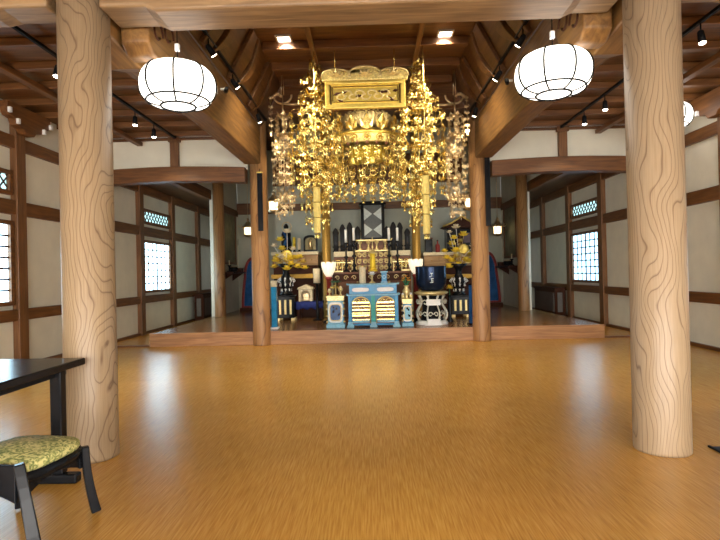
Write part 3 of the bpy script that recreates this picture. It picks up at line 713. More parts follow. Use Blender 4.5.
# ------------------------------------------------------------------ gilded hangings
def fan(mb, c, s, yaw):
    """filigree pendant: ring, three leaves and curls"""
    d = Vector((math.cos(yaw), math.sin(yaw), 0)); n = Vector((-d.y, d.x, 0)); c = Vector(c)
    for a in (-.85, 0, .85):
        mb.leaf(c, d*math.sin(a)+Vector((0, 0, -math.cos(a))), n, s*(1.0 if a == 0 else .9), s*.34, s*.12)
    for a in (-1, 1):
        mb.leaf(c+d*a*s*.12, d*a+Vector((0, 0, .55)), n, s*.62, s*.24, s*.10)
        mb.leaf(c+d*a*s*.5+Vector((0, 0, s*.2)), d*a*.3+Vector((0, 0, -1)), n, s*.7, s*.2, s*.08)
def strand(c, length, yaw, s, k, bell=True):
    mb = MB(); c = Vector(c)
    mb.tube([c, c-Vector((0, 0, length))], .0035, 3, smooth=False)
    for i in range(k):
        z = length*(i+.35)/k
        fan(mb, c-Vector((0, 0, z)), s*rnd.uniform(.85, 1.15), yaw+rnd.uniform(-.9, .9))
    e = c-Vector((0, 0, length))
    if bell: mb.lathe([(.001, .035), (.012, .03), (.017, .0), (.026, -.022), (0, -.02)], e, 7)
    else: mb.leaf(e, (0, 0, -1), (math.cos(yaw), math.sin(yaw), 0), s*.9, s*.4, s*.1)
    return mb
def crown(c, R, mat, parent, lobes=8):
    cx, cy, cz = c
    mb = MB(); mb.lathe([(R*1.0, 0), (R*.98, .018), (R*.7, .05), (R*.3, .075), (.02, .09), (0, .09)], c, 32, True, lambda t, z: 1+.08*math.cos(lobes*t))
    for k in range(lobes):
        a = 2*PI*k/lobes; d = Vector((math.cos(a), math.sin(a), 0)); n = Vector((-d.y, d.x, 0))
        b = Vector(c)+d*R*.98
        mb.leaf(b, d*.55+Vector((0, 0, 1)), n.cross(d), .10+R*.12, .085, .02)
        mb.tube([b, b+d*.03+Vector((0, 0, .03)), b+d*.055+Vector((0, 0, .02)), b+d*.05+Vector((0, 0, -.005)), b+d*.03], .008, 4)
    return mb.build('crown', mat, parent)
def hanging(name, label, x, y, ztop, tiers, chain_top, mat, group):
    r = thing(name, label, 'hanging ornament', (x, y, ztop), group)
    mb = MB()
    for dx in (-.022, .022): mb.tube([(x+dx, y, ztop+.02), (x+dx*.5, y, chain_top)], .006, 5)
    mb.tube([(x, y, ztop+.02), (x, y, tiers[-1][0])], .010, 6)
    mb.build('chain', mat, r)
    for z, R, n, L, s, k in tiers:
        crown((x, y, z), R*.42, mat, r, max(5, n//2*1))
        ph = rnd.random()
        for j in range(n):
            a = 2*PI*(j+ph)/n; rr = R*(1 if j % 2 == 0 else .72)
            c = (x+rr*math.cos(a), y+rr*math.sin(a), z+.005)
            mbs = strand(c, L*rnd.uniform(.85, 1.1), a+PI/2, s, k, j % 2 == 0)
            if rr > R*.6: mbs.tube([(x+R*.5*math.cos(a), y+R*.5*math.sin(a), z+.02), (x+rr*.85*math.cos(a), y+rr*.85*math.sin(a), z+.035), c], .005, 4)
            mbs.build('strand', mat, r)
    return r
def lvl(py, Y, px=367): return at(px, py, Y).z
Y1 = 8.0; k1 = Y1/F
def main_tiers(px):
    spec = [(66, 6, 6, 18), (80, 12, 8, 24), (96, 18, 10, 28), (112, 24, 13, 30), (130, 27, 14, 32), (148, 27, 14, 32), (165, 24, 13, 30), (182, 16, 10, 26), (199, 11, 8, 28)]
    return [(lvl(py, Y1, px), R*k1, n, L*k1, .085, 3) for py, R, n, L in spec]
for px, sd in ((315, 'left'), (418, 'right')):
    t = main_tiers(px); x = at(px, 100, Y1).x
    hanging('hanging_gilded_cascade', f'tall tiered gilded cascade of pendants hanging just {sd} of the gold plaque', x, Y1, t[0][0]+.10, t, NZ-.02 if False else 4.57, GOLD, 'large gilded cascades')
Y2 = 8.7; k2 = Y2/F
for px, sd, s in ((283, 'left', -1), (455, 'right', 1)):
    spec = [(118, 9, 7, 16), (137, 10, 8, 18), (158, 11, 8, 20), (180, 11, 8, 22), (198, 8, 6, 18)]
    t = [(lvl(py, Y2, px), R*k2, n, L*k2, .075, 3) for py, R, n, L in spec]
    x = at(px, 120, Y2).x
    r = hanging('hanging_gilded_pendant', f'slim gilded pendant string beside the {sd} inner column', x, Y2, t[0][0]+.36, t, 4.57, ANTIQ, 'slim gilded pendants')
    # curled bracket at its head, with a short side chain
    zc = t[0][0]+.24; mb = MB()
    mb.tube([(x, Y2, t[0][0]+.08), (x, Y2, zc)], .016, 6)
    for a in (-1, 1):
        mb.tube([(x+a*(.0+.15*math.sin(q*.55)), Y2, zc+.12*(1-math.cos(q*.6))*(1 if q < 3 else .9)) for q in [i*.35 for i in range(10)]], .018, 6)
    for q in range(6): mb.sphere((x+s*(.03+.035*q), Y2, zc+.13+.03*math.sin(q)), .03, n=6, m=4)
    mb.tube([(x, Y2, zc), (x-s*.16, Y2, zc-.02), (x-s*.30, Y2, zc-.01)], .022, 6)
    mb.build('bracket', ANTIQ, r)
    st = strand((x+s*.20, Y2, zc+.10), .62, 0, .065, 6); st.build('side_chain', ANTIQ, r)

# canopy in the middle
Y3 = 8.85; k3 = Y3/F
cx3 = at(367, 140, Y3).x
zt = lvl(118, Y3)
r = thing('hanging_gilded_canopy', 'wide gilded canopy hung with bells and fringes over the altar centre', 'canopy', (cx3, Y3, zt), None)
R = .60
MB().lathe([(R, -.02), (R*1.02, .0), (R*.93, .05), (R*.6, .13), (R*.3, .19), (.06, .23), (.05, .30), (0, .32)], (cx3, Y3, zt-.38), 48, True, lambda t, z: 1+.025*math.cos(12*t)).build('roof', GOLDP, r)
MB().tube([(cx3, Y3, zt-.07), (cx3, Y3, 4.56)], .015, 6).build('chain', GOLD, r)
mb = MB()
for k in range(16):
    a = 2*PI*k/16; d = Vector((math.cos(a), math.sin(a), 0)); b = Vector((cx3, Y3, zt-.36))+d*R
    mb.leaf(b, d*.25+Vector((0, 0, 1)), d, .26, .17, .03)
    for q in (-.5, .5): mb.leaf(b, d*.25+Vector((-d.y*q, d.x*q, .8)), d, .2, .1, .02)
mb.build('crest', GOLD, r)
MB().lathe([(R*.98, -.14), (R*1.0, -.13), (R*1.0, -.01), (R*.98, 0), (R*.95, 0), (R*.95, -.14)], (cx3, Y3, zt-.40), 48).build('valance', GOLDC, r)
for k in range(24):
    a = 2*PI*k/24; MB().sphere((cx3+R*1.02*math.cos(a), Y3+R*1.02*math.sin(a), zt-.56), .028, n=8, m=6).build('bead', BROWN, r)
for j in range(24):
    a = 2*PI*j/24; c = (cx3+R*1.01*math.cos(a), Y3+R*1.01*math.sin(a), zt-.59)
    strand(c, .34, a+PI/2, .085, 4, False).build('strand', GOLD, r)
    if j % 2 == 0:
        a += PI/24; c2 = (cx3+R*1.03*math.cos(a), Y3+R*1.03*math.sin(a), zt-.84)
        MB().lathe([(0, .05), (.02, .045), (.035, .02), (.04, -.03), (.058, -.06), (.05, -.062), (0, -.03)], c2, 12).tube([(c2[0], c2[1], c2[2]+.05), (c2[0], c2[1], zt-.59)], .004, 4).build('bell', GOLDP, r)
for j in range(20):
    a = 2*PI*(j+.5)/20; q = R*.9; c = (cx3+q*math.cos(a), Y3+q*math.sin(a), zt-.93)
    mbs = strand(c, .42, a+PI/2, .09, 4); mbs.tube([c, (c[0], c[1], zt-.42)], .004, 4); mbs.torus((c[0], c[1], c[2]-.1), .045, .01, 12, 4, 'y'); mbs.build('fringe', GOLD, r)
for j in range(18):
    a = 2*PI*(j+.5)/18; c = (cx3+R*1.01*math.cos(a), Y3+R*1.01*math.sin(a), zt-.47); n_ = Vector((math.cos(a), math.sin(a), 0)); t_ = Vector((-n_.y, n_.x, 0)); mb = MB()
    mb.tube([Vector(c)+t_*.055*math.cos(q)+Vector((0, 0, .055*math.sin(q))) for q in [2*PI*i/12 for i in range(12)]], .010, 5, True)
    for q in range(6): mb.leaf(Vector(c)+n_*.01, t_*math.cos(q*PI/3)+Vector((0, 0, math.sin(q*PI/3))), n_, .045, .03, .02)
    mb.build('medallion', GOLD, r)
# inner lit drum
MB().lathe([(.30, -.30), (.31, -.28), (.31, .0), (.26, .02), (0, .02)], (cx3, Y3, zt-.42), 24).build('inner_drum', YELLOW, r)
mb = MB()
for a0 in range(14):
    a = 2*PI*a0/14; fan(mb, (cx3+.36*math.cos(a), Y3+.36*math.sin(a), zt+.02), .12, a+PI/2); fan(mb, (cx3+.5*math.cos(a+.3), Y3+.5*math.sin(a+.3), zt-.08), .14, a+PI/2)
    mb.tube([(cx3+.36*math.cos(a), Y3+.36*math.sin(a), zt+.02), (cx3+.3*math.cos(a), Y3+.3*math.sin(a), zt-.25)], .006, 4)
    mb.tube([(cx3+.5*math.cos(a+.3), Y3+.5*math.sin(a+.3), zt-.08), (cx3+.45*math.cos(a+.3), Y3+.45*math.sin(a+.3), zt-.30)], .006, 4)
for row, (q, zz, n_) in enumerate(((.57, -.24, 18), (.50, -.16, 16), (.40, -.10, 14))):
    for a0 in range(n_):
        a = 2*PI*(a0+.5*(row % 2))/n_; d = Vector((math.cos(a), math.sin(a), 0)); b = Vector((cx3, Y3, zt+zz-.04))+d*q
        for e in (-.6, 0, .6): mb.leaf(b, d*.35+Vector((-d.y*e, d.x*e, 1)), d, .15, .055, .02)
mb.build('roof_flame', GOLDW, r)

# gold plaque
Y4 = 7.55; k4 = Y4/F
pA = at(325.5, 110, Y4); pB = at(405, 80, Y4); pT = at(365, 66, Y4)
x0, x1, z0, z1 = pA.x, pB.x, pA.z, pB.z; cxp = (x0+x1)/2; w = x1-x0
r = thing('hanging_gold_plaque', 'carved gold plaque with scalloped crest hanging between the gilded cascades', 'plaque', (cxp, Y4, z0))
MB().box(x0+.09, x1-.09, Y4-.01, Y4+.02, z0+.07, z1-.05).build('panel', GOLDP, r)
mb = MB()
mb.box(x0, x1, Y4-.05, Y4+.03, z0, z0+.06); mb.box(x0, x1, Y4-.05, Y4+.03, z1-.05, z1); mb.box(x0, x0+.07, Y4-.05, Y4+.03, z0+.06, z1-.05); mb.box(x1-.07, x1, Y4-.05, Y4+.03, z0+.06, z1-.05)
mb.build('frame', GOLDP, r, .012)
mb = MB()
for a, b, c, d in ((x0+.10, x1-.10, z0+.09, z0+.105), (x0+.10, x1-.10, z1-.09, z1-.075), (x0+.10, x0+.115, z0+.105, z1-.09), (x1-.115, x1-.10, z0+.105, z1-.09)): mb.box(a, b, Y4-.025, Y4-.011, c, d)
mb.build('inner_border', GOLD, r)
# scalloped crest of three lobes
pts = [(-w*.53, 0)]
for cxx, rx, hz in ((-.355, .18, .11), (0, .205, .145), (.355, .18, .11)):
    for i in range(13):
        a = PI-PI*i/12; pts.append((w*(cxx+rx*math.cos(a)), .05+hz*math.sin(a)**.75 if math.sin(a) > 1e-6 else .05))
pts.append((w*.53, 0))
fp = lambda u, v, d: (cxp+u, Y4+d, z1+.002+v)
MB().prism(pts, -.05, .03, fp).build('crest', GOLDC, r, .012)
mb = MB(); mb.tube([fp(u, v, -.052) for u, v in pts[1:-1]], .016, 6); mb.build('crest_rim', GOLDW, r)
for q in range(3):
    mb = MB(); c0 = (-.355, 0, .355)[q]*w
    for j in range(5):
        a = PI*(j+.5)/5; mb.leaf(fp(c0, .05, -.055), (math.cos(a), -.25, math.sin(a)), (0, 1, 0), .13, .06, .05)
    mb.build('crest_relief', GOLDW, r)
# relief of clouds: scrolls and brush-like strokes
mb = MB(); zc = (z0+z1)/2
for q in range(9):
    xx = x0+.22+(w-.44)*q/8; s = 1 if q % 2 else -1
    mb.tube([(xx+.075*(1-.1*t)*math.cos(t*s), Y4-.018, zc+.02*s+.055*(1-.1*t)*math.sin(t*s)) for t in [i*.5 for i in range(11)]], .013, 5)
mb.build('relief', GOLDW, r)
mb = MB()
for xx, zz, a, L in ((-.42, .0, .3, .14), (-.36, -.05, -.5, .13), (-.30, .04, .1, .1), (.22, .05, -.2, .14), (.30, .02, .4, .12), (.38, -.03, -.7, .13), (.44, .04, .2, .1), (-.1, -.02, .1, .12)):
    mb.leaf((cxp+xx-.05, Y4-.02, zc+zz), (math.cos(a), 0, math.sin(a)), (0, 1, 0), L, .05, .03)
mb.build('dark_stroke', DARKW, r)
mb = MB()
for xx in (x0+.15, x1-.15): mb.tube([(xx, Y4, z1+.2), (xx, Y4, 4.57)], .008, 6)
mb.build('chain', GOLD, r)

# gilded cylinder banners
BANNER = plain('pale_gilt', (.72, .57, .18), .5, .3)
for px, ya, yb, Y, sd in ((316.5, 187, 233, 7.47, 'left'), (425.5, 175, 234, 7.47, 'right')):
    a = at(px, ya, Y); b = at(px, yb, Y)
    r = thing('hanging_gilt_banner', f'long plain gilt banner hanging before the lower {sd} gilded cascade', 'banner', (a.x, Y, b.z))
    n = 3; L = (a.z-b.z)/n
    for i in range(n): MB().lathe([(.048, 0), (.052, .008), (.05, L-.02), (.044, L-.008), (0, L-.008)], (a.x, Y, b.z+i*L), 8, False).build('banner_section', BANNER, r)
    MB().lathe([(.075, 0), (.07, .02), (.02, .06), (0, .08)], (a.x, Y, a.z-.006), 8, False).build('cap', GOLD, r)
    MB().tube([(a.x, Y, a.z+.07), (a.x, Y, 4.57)], .006, 5).build('cord', GOLD, r)
    mb = MB()
    for j in range(8): aa = 2*PI*j/8; mb.leaf((a.x+.038*math.cos(aa), Y+.038*math.sin(aa), b.z-.002), (0, 0, -1), (math.cos(aa), math.sin(aa), 0), .08, .028, .01)
    mb.build('fringe', GOLD, r)

# ------------------------------------------------------------------ altar furniture
def rectframe(mb, x0, x1, z0, z1, w, ya, yb):
    mb.box(x0, x1, ya, yb, z0, z0+w); mb.box(x0, x1, ya, yb, z1-w, z1); mb.box(x0, x0+w, ya, yb, z0+w, z1-w); mb.box(x1-w, x1, ya, yb, z0+w, z1-w); return mb
def scroll(mb, c, R, turns, s, r, ph=0, n=16):
    """spiral scroll in the xz plane"""
    return mb.tube([(c[0]+s*R*(1-.75*i/n)*math.cos(ph+turns*2*PI*i/n), c[1], c[2]+R*(1-.75*i/n)*math.sin(ph+turns*2*PI*i/n)) for i in range(n+1)], [r*(1-.4*i/n) for i in range(n+1)], 5)
def span(px0, px1, py0, py1, Y):
    a = at(px0, (py0+py1)/2, Y); b = at(px1, (py0+py1)/2, Y); t = at((px0+px1)/2, py0, Y); u = at((px0+px1)/2, py1, Y)
    return a.x, b.x, u.z, t.z

# twin-arched sutra desk at the front, sky reflection painted on as blue
x0, x1, _, zt = span(348.5, 398, 283.5, 328, 9.72); yf = 9.70; w = x1-x0; zb = PZ+.001
r = thing('altar_desk', 'altar desk in painted sky-reflection blue with two arched gold panels at the centre front', 'altar desk', ((x0+x1)/2, yf+.22, zb))
mb = MB(); poly = [(x0-.035, zt+.012), (x0-.02, zt-.022), (x1+.02, zt-.022), (x1+.035, zt+.012), (x1+.02, zt), (x0-.02, zt)]
mb.prism(poly, yf-.03, yf+.46, lambda u, v, d: (u, d, v)); mb.build('desk_top', SKYB, r, .004)
zm = zt-.20
mb = MB(); mb.prism([(x0-.045, zm+.016), (x0-.025, zm-.02), (x1+.025, zm-.02), (x1+.045, zm+.016), (x1+.02, zm+.004), (x0-.02, zm+.004)], yf-.05, yf+.42, lambda u, v, d: (u, d, v)); mb.build('middle_ledge', SKYB, r, .004)
MB().box(x0+.02, x1-.02, yf+.01, yf+.42, zm+.006, zt-.024).build('upper_band', BLUE, r)
xm = (x0+x1)/2
for c in ((x0+xm)/2, (xm+x1)/2):
    mb = MB(); n = 20; poly = [(.155*math.copysign(abs(math.cos(2*PI*i/n))**.55, math.cos(2*PI*i/n)), .038*math.copysign(abs(math.sin(2*PI*i/n))**.55, math.sin(2*PI*i/n))) for i in range(n)]
    mb.prism(poly, yf-.012, yf+.008, lambda u, v, d: (c+u, d, (zm+zt)/2-.01+v)); mb.build('oval_plate', WHITE, r, .004)
MB().box(x0+.01, x1-.01, yf+.05, yf+.40, zb+.06, zm-.021).build('body', BLUE, r)
for x in (x0+.03, xm, x1-.03): MB().box(x-.035, x+.035, yf-.005, yf+.045, zb+.07, zm-.021).build('post', BLUE if x != xm else TEAL, r, .006)
hh = zm-.021-(zb+.07)
for c in ((x0+xm)/2, (xm+x1)/2):
    hw = w/4-.055
    ar = [(-hw, 0), (hw, 0)]+[(hw*math.cos(PI*i/14), hh*.62+hh*.33*math.sin(PI*i/14)) for i in range(15)]
    MB().prism(ar, yf+.02, yf+.049, lambda u, v, d: (c+u, d, zb+.071+v)).build('arched_panel', BROWN, r)
    mb = MB(); mb.tube([(c+u, yf+.016, zb+.071+v) for u, v in ar[1:]+[ar[0]]], .012, 6); mb.build('arch_rim', GOLDW, r)
    mb = MB()
    for i, q in enumerate((.12, .26, .36, .46, .60, .72)): mb.box(c-hw*.92, c+hw*.92, yf+.008, yf+.019, zb+.071+hh*q, zb+.071+hh*q+(.03 if i % 2 else .014))
    for i in range(7): mb.sphere((c-hw*.75+hw*1.5*i/6, yf+.012, zb+.071+hh*.53), .013, n=8, m=6)
    scroll(mb, (c-.06, yf+.012, zb+.071+hh*.80), .045, 1.2, 1, .009); scroll(mb, (c+.06, yf+.012, zb+.071+hh*.80), .045, 1.2, -1, .009)
    mb.build('gold_relief', GOLD, r)
    MB().box(c-hw*.9, c+hw*.9, yf+.005, yf+.019, zb+.085, zb+.071+hh*.10).build('pale_plinth', SKYB, r)
mb = MB(); mb.box(x0+.0, x1-.0, yf+.02, yf+.40, zb+.03, zb+.06); mb.build('base', BLUE, r)
for x in (x0+.03, xm, x1-.03):
    mb = MB(); mb.prism([(-.07, 0), (.07, 0), (.065, .03), (.05, .045), (.04, .10), (-.04, .10), (-.05, .045), (-.065, .03)], yf-.04, yf+.018, lambda u, v, d: (x+u, d, zb+v)); mb.build('foot', SKYB, r, .004)

# small square desks either side
def side_desk(px0, px1, py0, label, colour, cen):
    Y = 9.68; x0, x1, _, zt = span(px0, px1, py0, 328, Y); zb = PZ+.001
    r = thing('small_altar_desk', label, 'altar desk', ((x0+x1)/2, Y+.15, zb)); w = x1-x0; xm = (x0+x1)/2
    MB().box(x0-.015, x1+.015, Y-.03, Y+.34, zb, zb+.07).build('base', SKYB, r, .01)
    MB().box(x0+.01, x1-.01, Y+.01, Y+.31, zb+.071, zt-.09).build('body', colour, r, .008)
    mb = MB(); mb.box(x0-.01, x1+.01, Y-.02, Y+.33, zt-.03, zt); mb.box(x0, x1, Y-.008, Y+.32, zt-.089, zt-.031); mb.build('top', GOLDW, r, .004)
    mb = MB()
    for row in range(2):
        for i in range(8):
            if (i+row) % 2 == 0: mb.box(x0+w*i/8+.003, x0+w*(i+1)/8-.003, Y-.016, Y-.0085, zt-.085+.027*row, zt-.061+.027*row)
    mb.build('chequer', CREAM, r)
    hz = zt-.09-(zb+.071); n = 24; k = .45
    oc = lambda a, b: [(a*math.copysign(abs(math.cos(2*PI*i/n))**k, math.cos(2*PI*i/n)), b*math.copysign(abs(math.sin(2*PI*i/n))**k, math.sin(2*PI*i/n))) for i in range(n)]
    cz = zb+.071+hz/2; fn = lambda u, v, d: (xm+u, Y+d, cz+v)
    MB().prism(oc(w*.43, hz*.44), -.012, .008, fn).build('face', WHITE, r, .004)
    MB().prism(oc(w*.31, hz*.33), -.02, -.013, fn).build('blue_panel', cen, r)
    mb = MB(); mb.tube([fn(u, v, -.02) for u, v in oc(w*.33, hz*.35)], .008, 5, True); mb.build('rim', GOLDW, r)
    mb = MB()
    for u, v, R in ((-.05, -.02, .05), (.03, .04, .04), (-.02, .07, .035), (.05, -.07, .045)): mb.leaf(fn(u, v, -.021), (rnd.uniform(-1, 1), 0, 1), (0, 1, 0), R*1.6, R, .02)
    mb.build('dark_motif', BLACKM, r)
    for s in (-1, 1):
        for v in (-.8, -.3, .3, .8): MB().sphere((xm+s*w*.5, Y+.005, cz+v*hz/2), .022, n=8, m=6).build('corner_knob', GOLDW, r)
    return (x0+x1)/2, Y+.15, zt
lx, ly, lz = side_desk(327, 344, 296, 'small desk painted with pale sky sheen, gold chequered top, left of the twin-arched desk', SKYB, BLUED)
rx, ry, rz = side_desk(402.5, 412.5, 299, 'small gold desk with painted sky-blue sheen between the twin-arched desk and the gong', BLUE, SKYB)
# little tree and offerings on the left small desk
r = thing('green_ornament', 'small green-leaved gilt ornament on the left small desk', 'ornament', (lx, ly, lz))
MB().lathe([(.05, .001), (.05, .012), (.015, .03), (.012, .26), (0, .262)], (lx, ly, lz), 12).build('stem', GOLDW, r)
mb = MB()
for i in range(14): a = 2.4*i; mb.leaf((lx, ly, lz+.24+.005*(i % 4)), (math.cos(a), math.sin(a), .25-.04*(i % 3)), (0, 0, 1), .13, .06, .01)
mb.build('foliage', GREEN, r)
mb = MB()
for i in range(6): a = 2*PI*i/6; fan(mb, (lx+.06*math.cos(a), ly+.06*math.sin(a), lz+.17), .06, a)
mb.build('pendant', GOLD, r)
for i, (dx, h_, lab) in enumerate(((-.11, .10, 'outer'), (.095, .14, 'inner'))):
    r = thing('offering_cup', f'small gilt offering cup on the {lab} side of the left small desk', 'cup', (lx+dx, ly-.05, lz))
    MB().lathe([(.03, .001), (.03, .01), (.012, .03), (.014, h_*.5), (.04, h_*.7), (.045, h_), (.038, h_), (.03, h_*.72), (0, h_*.6)], (lx+dx, ly-.05, lz), 14).build('cup', GOLDW, r)
    MB().sphere((lx+dx, ly-.05, lz+h_+.012), .03, n=10, m=8).build('offering', CREAM, r)
# vase of orange flowers on the right small desk
r = thing('orange_flower_vase', 'gilt vase of orange flowers on the right small desk', 'vase', (rx, ry, rz))
MB().lathe([(.045, .001), (.05, .015), (.03, .04), (.07, .10), (.075, .15), (.035, .21), (.055, .25), (.045, .25), (.025, .21), (0, .2)], (rx, ry, rz), 18).build('vase', GOLDW, r)
mb = MB(); mo = MB()
for i in range(7):
    a = 2*PI*i/7; t = Vector((rx+.065*math.cos(a), ry+.06*math.sin(a), rz+.33+.04*(i % 3)))
    mb.tube([(rx, ry, rz+.22), t], .005, 5)
    for j in range(7): b = 2*PI*j/7; mo.leaf(t, (math.cos(b), math.sin(b), .7), (0, 0, 1), .055, .03, .01)
mb.build('stem', GREEN, r); mo.build('blossom', ORANGE, r)
for dx, lab in ((-.075, 'left'), (.075, 'right')):
    r = thing('gilt_jar', f'tiny gilt jar {lab} of the orange flowers', 'jar', (rx+dx, ry-.09, rz))
    MB().lathe([(.025, .001), (.035, .03), (.03, .07), (.02, .08), (0, .08)], (rx+dx, ry-.09, rz), 12).build('jar', GOLDW, r); MB().lathe([(.026, .081), (.02, .10), (.006, .11), (0, .125)], (rx+dx, ry-.09, rz), 12).build('lid', WHITE, r)

# things on the twin-arched desk
dz = zt; dy = 9.95
p = at(362.5, 275, dy)
r = thing('sutra_scroll_box', 'tall cream cylinder standing on the left half of the twin-arched desk', 'canister', (p.x, dy, dz+.001))
MB().lathe([(.06, 0), (.062, .01), (.062, .30), (.058, .31), (0, .31)], (p.x, dy, dz+.001), 20).build('body', CREAM, r)
MB().lathe([(.074, .311), (.074, .335), (0, .337)], (p.x, dy, dz+.001), 20).build('lid', GOLDW, r)
p = at(372, 275, dy)
r = thing('gilt_lotus_stand', 'small gilt stand with white lotus bud at the middle of the twin-arched desk', 'ornament', (p.x, dy, dz+.001))
MB().lathe([(.06, 0), (.06, .015), (.02, .04), (.015, .12), (.035, .15), (0, .151)], (p.x, dy, dz+.001), 14).build('stand', GOLDW, r)
mb = MB()
for i in range(16): a = 2*PI*i/8+(.4 if i > 7 else 0); mb.leaf((p.x, dy, dz+.152), (math.cos(a), math.sin(a), .5 if i < 8 else 1.4), (0, 0, 1), .10, .06, .012)
mb.build('lotus', WHITE, r)
p = at(384, 275, dy)
r = thing('blue_incense_burner', 'small blue square incense burner on the right half of the twin-arched desk', 'incense burner', (p.x, dy, dz+.001))
MB().box(p.x-.065, p.x+.065, dy-.065, dy+.065, .0+dz+.001, dz+.03).build('base', SKYB, r, .004)
MB().box(p.x-.05, p.x+.05, dy-.05, dy+.05, dz+.031, dz+.20).build('body', BLUE, r, .006)
mb = MB(); mb.box(p.x-.07, p.x+.07, dy-.07, dy+.07, dz+.201, dz+.225); mb.build('rim', SKYB, r, .004)
mb = MB(); mb.torus((p.x, dy-.053, dz+.115), .028, .007, 16, 6, 'y'); mb.build('ring_motif', SKYB, r)

# great bowl gong on its carved stand
gx0, gx1, gz0, gz1 = span(415.5, 446.5, 265.5, 290.5, 10.0); gx = (gx0+gx1)/2; gr = (gx1-gx0)/2; gy = 10.02
zb = PZ+.001
r = thing('gong_stand', 'round stand of carved silver-gold scrolls under the dark bowl gong', 'stand', (gx, gy, zb))
MB().lathe([(.30, 0), (.31, .03), (.29, .06), (.24, .08), (0, .08)], (gx, gy, zb), 32).build('base', WHITE, r)
st_top = gz0-.012
MB().lathe([(.22, .081), (.20, .14), (.17, (st_top-zb)*.5), (.2, st_top-zb-.08), (0, st_top-zb-.08)], (gx, gy, zb), 24).build('core', BLACKM, r)
MB().lathe([(.22, st_top-zb-.079), (.30, st_top-zb-.05), (.315, st_top-zb-.02), (.27, st_top-zb), (0, st_top-zb)], (gx, gy, zb), 32, True, lambda t, z: 1+.03*math.cos(16*t)).build('top_ring', GOLDW, r)
hs = st_top-zb-.16
for k in range(8):
    a = 2*PI*(k+.5)/8; d = Vector((math.cos(a), math.sin(a), 0)); tn_ = Vector((-d.y, d.x, 0)); mb = MB()
    pts = []
    for i in range(15): t = i/14; pts.append(Vector((gx, gy, zb+.085+hs*t))+d*(.255+.05*math.sin(2*PI*t)))
    mb.tube(pts, [.024-.010*math.sin(PI*i/14) for i in range(15)], 6)
    for s in (-1, 1):
        for zc, R in ((.25, .05), (.72, .055)):
            c = Vector((gx, gy, zb+.085+hs*zc))+d*.265
            mb.tube([c+tn_*s*(.05+R*(1-.06*i)*math.cos(i*.55))+Vector((0, 0, R*(1-.06*i)*math.sin(i*.55))) for i in range(12)], .011, 5)
    mb.build('carved_leg', SILGILT, r)
MB().box(gx-.13, gx+.13, gy-.325, gy-.295, zb+.085+hs*.62, zb+.085+hs*.86).build('front_plaque', WHITE, r, .006)
mb = MB(); mb.prism([(-.17, 0), (.17, 0), (.11, .07), (.13, .12), (-.13, .12), (-.11, .07)], -.34, -.30, lambda u, v, d: (gx+u, gy+d, zb+.005+v)); mb.build('foot_plaque', WHITE, r, .006)
r = thing('bowl_gong', 'large dark blue-black bowl gong on the carved round stand', 'gong', (gx, gy, st_top))
hg = gz1-gz0
MB().lathe([(.0, .002), (gr*.55, .004), (gr*.82, .04), (gr*.95, hg*.28), (gr, hg*.55), (gr*.985, hg*.85), (gr*1.0, hg*.95), (gr*1.0, hg), (gr*.93, hg), (gr*.91, hg*.8), (gr*.85, hg*.3), (gr*.5, .05), (0, .045)], (gx, gy, st_top), 48).build('bowl', BLUED if False else plain('gong_patina', (.012, .022, .05), .14, .5, .25, 6), r)
mb = MB(); fy = gy-gr*1.0-.001
mx = gx-.02
for u, v, w_, h_ in ((0, .30, .05, .012), (.0, .27, .012, .05), (-.02, .24, .04, .012), (.012, .20, .05, .012), (0, .17, .012, .05), (.0, .13, .06, .012), (.02, .16, .012, .03)): mb.box(mx+u-w_/2, mx+u+w_/2, fy-.004, fy+.02, st_top+v-h_/2+.04, st_top+v+h_/2+.04)
mb.build('silver_mark', SILVER, r)
r = thing('gong_striker', 'padded striker lying across the small base beside the gong', 'striker', (gx-.34, gy-.2, zb)) if False else None

# blue posts flanking the altar
for px, ya, yb, mat, sd, cap in ((274, 287, 328, BLUE, 'left', True), (471, 285, 326, BLUED, 'right', False)):
    Y = 9.78; p = at(px, ya, Y); zb = PZ+.001
    r = thing('blue_post', f'slim square blue post standing by the {sd} inner column', 'post', (p.x, Y, zb))
    MB().box(p.x-.075, p.x+.075, Y-.075, Y+.075, zb, zb+.03).build('base', BLACK if not cap else WHITE, r, .006)
    MB().box(p.x-.05, p.x+.05, Y-.05, Y+.05, zb+.031, p.z).build('shaft', mat, r, .006)
    MB().box(p.x-.055, p.x+.055, Y-.055, Y+.055, p.z+.001, p.z+(.12 if cap else .03)).build('cap', CREAM if cap else BLACK, r, .01)

